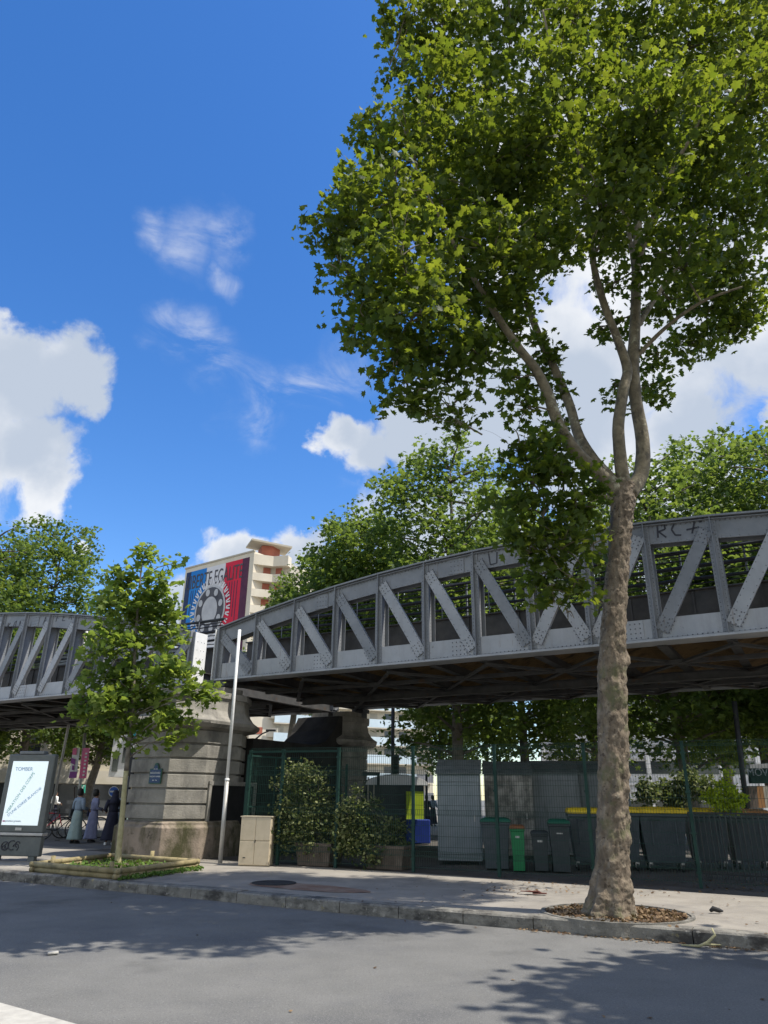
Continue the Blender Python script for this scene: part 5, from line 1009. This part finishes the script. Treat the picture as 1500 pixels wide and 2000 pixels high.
# mural tower
Cc = at(497, 1077, 112); zt = Cc.z; Lc = atz(363, 1112, zt); ux = (Cc-Lc); ux.z = 0; wl_ = ux.length; ux.normalize(); nm = Vector((ux.y, -ux.x, 0)); O = Vector((Lc.x, Lc.y, 0))
mt_ = thing('mural_tower', 'tall apartment tower with a blue, white and red painted end wall above the truss', 'building', (Cc.x, Cc.y, 0), world=True)
m = MB(); P = [O, O+ux*wl_, O+ux*wl_-nm*16, O-nm*16]; m.prism([(p.x, p.y) for p in P], 0, zt); m.build('walls', 'cream', mt_)
m = MB(); oq(m, O, ux, -.15, wl_+.1, zt-.02, zt+.25, .15, nm, .3); m.build('coping', 'cream_dull', mt_)
mu = MB(); x0m, x1m = .5, wl_-1.0; ztm, zbm = zt-.8, zt-24
W_m = x1m-x0m
def band(f0, f1, mtn, name, out=.06, z0=zbm, z1=ztm):
    m = MB(); oq(m, O, ux, x0m+W_m*f0, x0m+W_m*f1, z0, z1, out, nm, .05); return m.build(name, mtn, mt_)
band(0, .08, 'm_navy', 'mural_band'); band(.08, .34, 'm_blue', 'mural_band'); band(.34, .64, 'm_white', 'mural_band'); band(.64, .9, 'm_red', 'mural_band'); band(.9, 1., 'm_maroon', 'mural_band')
for k, f in enumerate((.11, .14, .18, .22, .26, .3)): band(f, f+.012, 'm_navy', 'mural_stripe', .075, ztm-8+k*.8, ztm-3.6)
for k, f in enumerate((.68, .72, .76, .8, .84)): band(f, f+.012, 'm_maroon', 'mural_stripe', .075, ztm-7-k*.9, ztm-3.6)
Mt = Matrix((ux, Vector((0, 0, 1)), nm)).transposed().to_4x4()
T = Mt.copy()@Matrix.Diagonal((.66, 1.25, 1, 1)); T.translation = O+ux*(x0m+W_m*.47)+Vector((0, 0, ztm-2.2))+nm*.1; text_mesh('mural_lettering', 'LIBERTE EGALITE', 2.9, 'm_dark', mt_, T, .02)
cen_ = O+ux*(x0m+W_m*.46)+Vector((0, 0, ztm-7.9))
def oval(rx, rz_, out, mtn, name, c=None, n=40, wob=0):
    c = c or cen_; m = MB(); m.loft([[c+ux*(rx*(1+wob*math.cos(t*20))*math.cos(t))+Vector((0, 0, rz_*(1+wob*math.cos(t*20))*math.sin(t)))+nm*d for t in [2*math.pi*k/n for k in range(n)]] for d in (out-.02, out)]); return m.build(name, mtn, mt_)
rw_ = W_m*.24; ro = W_m*.31
m = MB()
for k in range(30):                                       # plain wreath of rays round a plain oval
    t = 2*math.pi*k/30
    for dt in (-.05, .05):
        a = cen_+ux*(rw_*1.05*math.cos(t+dt*.4))+Vector((0, 0, rw_*1.2*math.sin(t+dt*.4)))+nm*.13; b = cen_+ux*(ro*math.cos(t+dt))+Vector((0, 0, ro*1.15*math.sin(t+dt)))+nm*.13; m.beam(a, b, .04, .22, up=nm.cross((b-a).normalized()))
m.build('mural_wreath', 'm_white', mt_)
oval(rw_, rw_*1.14, .16, 'm_grey', 'mural_oval', n=48); oval(rw_*.9, rw_*1.05, .19, 'm_dark', 'mural_oval', n=48); oval(rw_*.5, rw_*.62, .22, 'm_grey', 'mural_oval', n=48)
for k in range(8): t = 2*math.pi*k/8+.3; oval(rw_*.13, rw_*.16, .24, 'm_grey', 'mural_dot', cen_+ux*(rw_*.72*math.cos(t))+Vector((0, 0, rw_*.86*math.sin(t))), n=14)
# balconied corner right of the mural
E0 = O+ux*wl_; f1 = Vector((.93, .37, 0)).normalized(); f2 = Vector((.86, -.2, 0)).normalized(); n1 = Vector((f1.y, -f1.x, 0)); n2_ = Vector((f2.y, -f2.x, 0))
K1 = E0+f1*3.3; K2_ = K1+f2*2.6; back = [K2_+Vector((3, 14, 0)), E0-nm*15]
m = MB(); m.prism([(p.x, p.y) for p in [E0+f1*.05-n1*1.4, K1-n1*1.3, K2_-n2_*1.2]+back], 0, zt-1.2); m.build('recessed_wall', 'cream_dull', mt_)
fl = 2.72; k = 0; z = zt-2.0
while z > 2:
    m = MB(); w0 = [E0, K1, K2_, K2_-n2_*1.6, K1-n1*1.6, E0-n1*1.6]; m.prism([(p.x, p.y) for p in w0], z-.15, z+1.15 if k else z+1.6); m.build('balcony', 'cream', mt_)
    m = MB(); oq(m, E0-n1*1.25, f1, .4, 1.5, z-1.5, z-.2, 0, n1, .1); m.build('window', 'window', mt_); m = MB(); oq(m, E0-n1*1.2, f1, 1.6, 3.2, z-1.5, z-.2, 0, n1, .1); oq(m, K1-n2_*1.1, f2, 0, 1.2, z-1.5, z-.2, 0, n2_, .1); m.build('red_panel', 'brick_red', mt_); z -= fl; k += 1
m = MB(); m.prism([(p.x, p.y) for p in [E0+f1*1.6-n1*2, K1-n1*1.5, K1+f2*2-n1*4, E0+f1*1.6-n1*5]], zt-1, zt+1.9); m.build('roof_hut', 'brick_red', mt_)
m = MB(); c = E0+f1*3-n1*3; m.box((c.x, c.y, zt+2.1), (7, 5, .3), rz=math.atan2(f1.y, f1.x), M=Matrix.Rotation(R(4), 3, 'Y')); m.build('roof_slab', 'cream_dull', mt_)
# long balcony building below the bridge
bA, bB = at(478, 1540, 112), at(846, 1540, 124); bA.z = bB.z = 0; bx = (bB-bA); LB = bx.length; bx.normalize(); bn = Vector((bx.y, -bx.x, 0))
bb = thing('apartment_building', 'long cream apartment block with pale blue balconies seen under the bridge', 'building', tuple((bA+bB)/2), world=True)
m = MB(); P = [bA, bB, bB-bn*12, bA-bn*12]; m.prism([(p.x, p.y) for p in P], 0, 24); m.build('walls', 'cream', bb)
z = 1.2
while z < 23:
    m = MB(); oq(m, bA, bx, 3.5, 9.2, z, z+1.25, 1.2, bn, .15); m.build('pale_balcony', 'pale_blue', bb); m = MB(); oq(m, bA, bx, 16.5, LB-3.5, z, z+1.25, 1.2, bn, .15); m.build('pale_balcony', 'pale_blue', bb)
    m = MB(); oq(m, bA, bx, 9.25, 12.5, z-.05, z+1.2, 1.15, bn, .12); m.build('grey_balcony', 'grey_panel', bb); m = MB(); oq(m, bA, bx, LB-3.45, LB-.5, z-.05, z+1.2, 1.15, bn, .12); m.build('grey_balcony', 'grey_panel', bb)
    m = MB(); oq(m, bA, bx, 3.5, LB-.5, z-.15, z-.02, 1.2, bn, 1.2); m.build('balcony_slab', 'cream', bb)
    m = MB(); oq(m, bA, bx, .6, 2.0, z+1.0, z+2.0, .05, bn, .1); m.build('red_panel', 'brick_red', bb)
    for i in range(int((LB-5)/2.6)):
        x = 4+2.6*i; m = MB(); oq(m, bA, bx, x, x+1.3, z+.2, z+2.3, .04, bn, .1); m.build('window' if i % 3 else 'shutter', 'window' if i % 3 else 'shutter', bb)
    z += 2.72
# beige building left, with shop band
lA, lB = at(-260, 1540, 48), at(300, 1540, 58); lA.z = lB.z = 0; lx = (lB-lA); LL = lx.length; lx.normalize(); ln = Vector((lx.y, -lx.x, 0))
lbg = thing('corner_building', 'beige stone building with shop fascia and upper windows behind the standing people', 'building', tuple((lA+lB)/2), world=True)
m = MB(); P = [lA, lB, lB-ln*10, lA-ln*10]; m.prism([(p.x, p.y) for p in P], 0, 13.5); m.build('walls', 'cream_dull', lbg)
m = MB(); oq(m, lA, lx, 0, LL, 2.3, 3.2, .5, ln, .5); m.build('shop_fascia', 'shutter', lbg)
x = .6
while x < LL-3: m = MB(); oq(m, lA, lx, x, x+2.8, .1, 2.25, .05, ln, .1); m.build('shop_window', 'window', lbg); x += 3.2
for z in (4.1, 7.2, 10.3):
    x = 1
    while x < LL-1.5:
        m = MB(); oq(m, lA, lx, x, x+1.1, z, z+1.9, .03, ln, .1); w = m.build('window', 'window', lbg)
        m = MB(); oq(m, lA, lx, x-.1, x+1.2, z-.12, z, .15, ln, .2); oq(m, lA, lx, x-.08, x, z, z+1.9, .09, ln, .1); oq(m, lA, lx, x+1.1, x+1.18, z, z+1.9, .09, ln, .1); m.build('surround', 'cream', w)
        m = MB()
        for kx in range(9): m.box(lA+lx*(x+.06+kx*.12)+ln*.2+Vector((0, 0, z+.4)), (.02, .02, .8))
        m.build('balcony_rail', 'black', w); x += 2.5
wb = thing('bright_building', 'white and teal decorated facade between the young trunk and the pier', 'building', tuple(at(250, 1500, 46)), world=True)
a, b = at(208, 1540, 46), at(292, 1540, 46); a.z = b.z = 0; xx = (b-a).normalized(); nn_ = Vector((xx.y, -xx.x, 0)); m = MB(); P = [a, b, b-nn_*4, a-nn_*4]; m.prism([(p.x, p.y) for p in P], 2.6, 6.6); m.build('walls', 'white', wb)
for k in range(5): m = MB(); oq(m, a, xx, .15+k*.55, .5+k*.55, 2.9+(k % 2)*.5, 3.9+(k % 2)*.4, .05, nn_, .06); m.build('window', 'window', wb)
m = MB()
for k in range(7): m.box(a+xx*(.2+k*.4)+nn_*.1+Vector((0, 0, 5.4+.5*math.sin(k*2))), (.34, .1, .9), rz=k)
m.build('teal_panel', 'teal', wb)
# white lattice building right
wA, wB = at(1060, 1540, 62), at(1560, 1540, 58); wA.z = wB.z = 0; wx = (wB-wA); LW = wx.length; wx.normalize(); wn = Vector((wx.y, -wx.x, 0))
wt = thing('white_office_building', 'white gridded office building behind the trees at right, seen under the bridge', 'building', tuple((wA+wB)/2), world=True)
m = MB(); P = [wA, wB, wB-wn*12, wA-wn*12]; m.prism([(p.x, p.y) for p in P], 0, 14); m.build('walls', 'lattice', wt)
for z in (.6, 3.6, 6.6, 9.6):
    x = .5
    while x < LW-2.6:
        m = MB(); oq(m, wA, wx, x, x+2.3, z, z+.95, .02, wn, .06); w_1 = m.build('window', 'window', wt)
        m = MB()
        for q in range(3): oq(m, wA, wx, x, x+2.3, z+1.15+q*.5, z+1.32+q*.5, .16, wn, .1)
        for q in range(9): oq(m, wA, wx, x+.28*q, x+.28*q+.05, z+1.0, z+2.7, .12, wn, .05)
        m.build('louvre', 'lattice', w_1); x += 2.7
    m = MB()
for k in range(int(LW/2.7)+1): oq(m, wA, wx, .15+2.7*k, .45+2.7*k, 0, 14, .35, wn, .35)
m.build('mullion', 'white', wt)
# dark green awning with lettering at the right edge
aw = at(1492, 1520, 24); awt = thing('shop_awning', 'dark green street stall with pale canopy edge and faint lettering at the right edge', 'stall', (aw.x, aw.y, SW), world=True)
quadpx([(1465, 1493), (1520, 1490), (1520, 1500), (1465, 1501)], 23.6, 'canopy_edge', 'galv', awt, .3); quadpx([(1466, 1502), (1520, 1501), (1522, 1530), (1469, 1530)], 23.8, 'fascia', 'green_metal', awt, .2)
T = Matrix((Vector((1, 0, 0)), Vector((0, 0, 1)), Vector((0, -1, 0)))).transposed().to_4x4(); T.translation = at(1484, 1509, 23.5); text_mesh('fascia_text', 'MOVE', .3, 'cab_grey', awt, T, .01)
quadpx([(1462, 1535), (1478, 1535), (1482, 1578), (1466, 1578)], 23, 'wood_panel', 'planter', awt, .2); quadpx([(1478, 1535), (1490, 1535), (1496, 1578), (1482, 1578)], 23, 'wood_panel', 'wood_orange', awt, .2); quadpx([(1490, 1535), (1520, 1535), (1524, 1578), (1496, 1578)], 23, 'wood_panel', 'cream_dull', awt, .2)
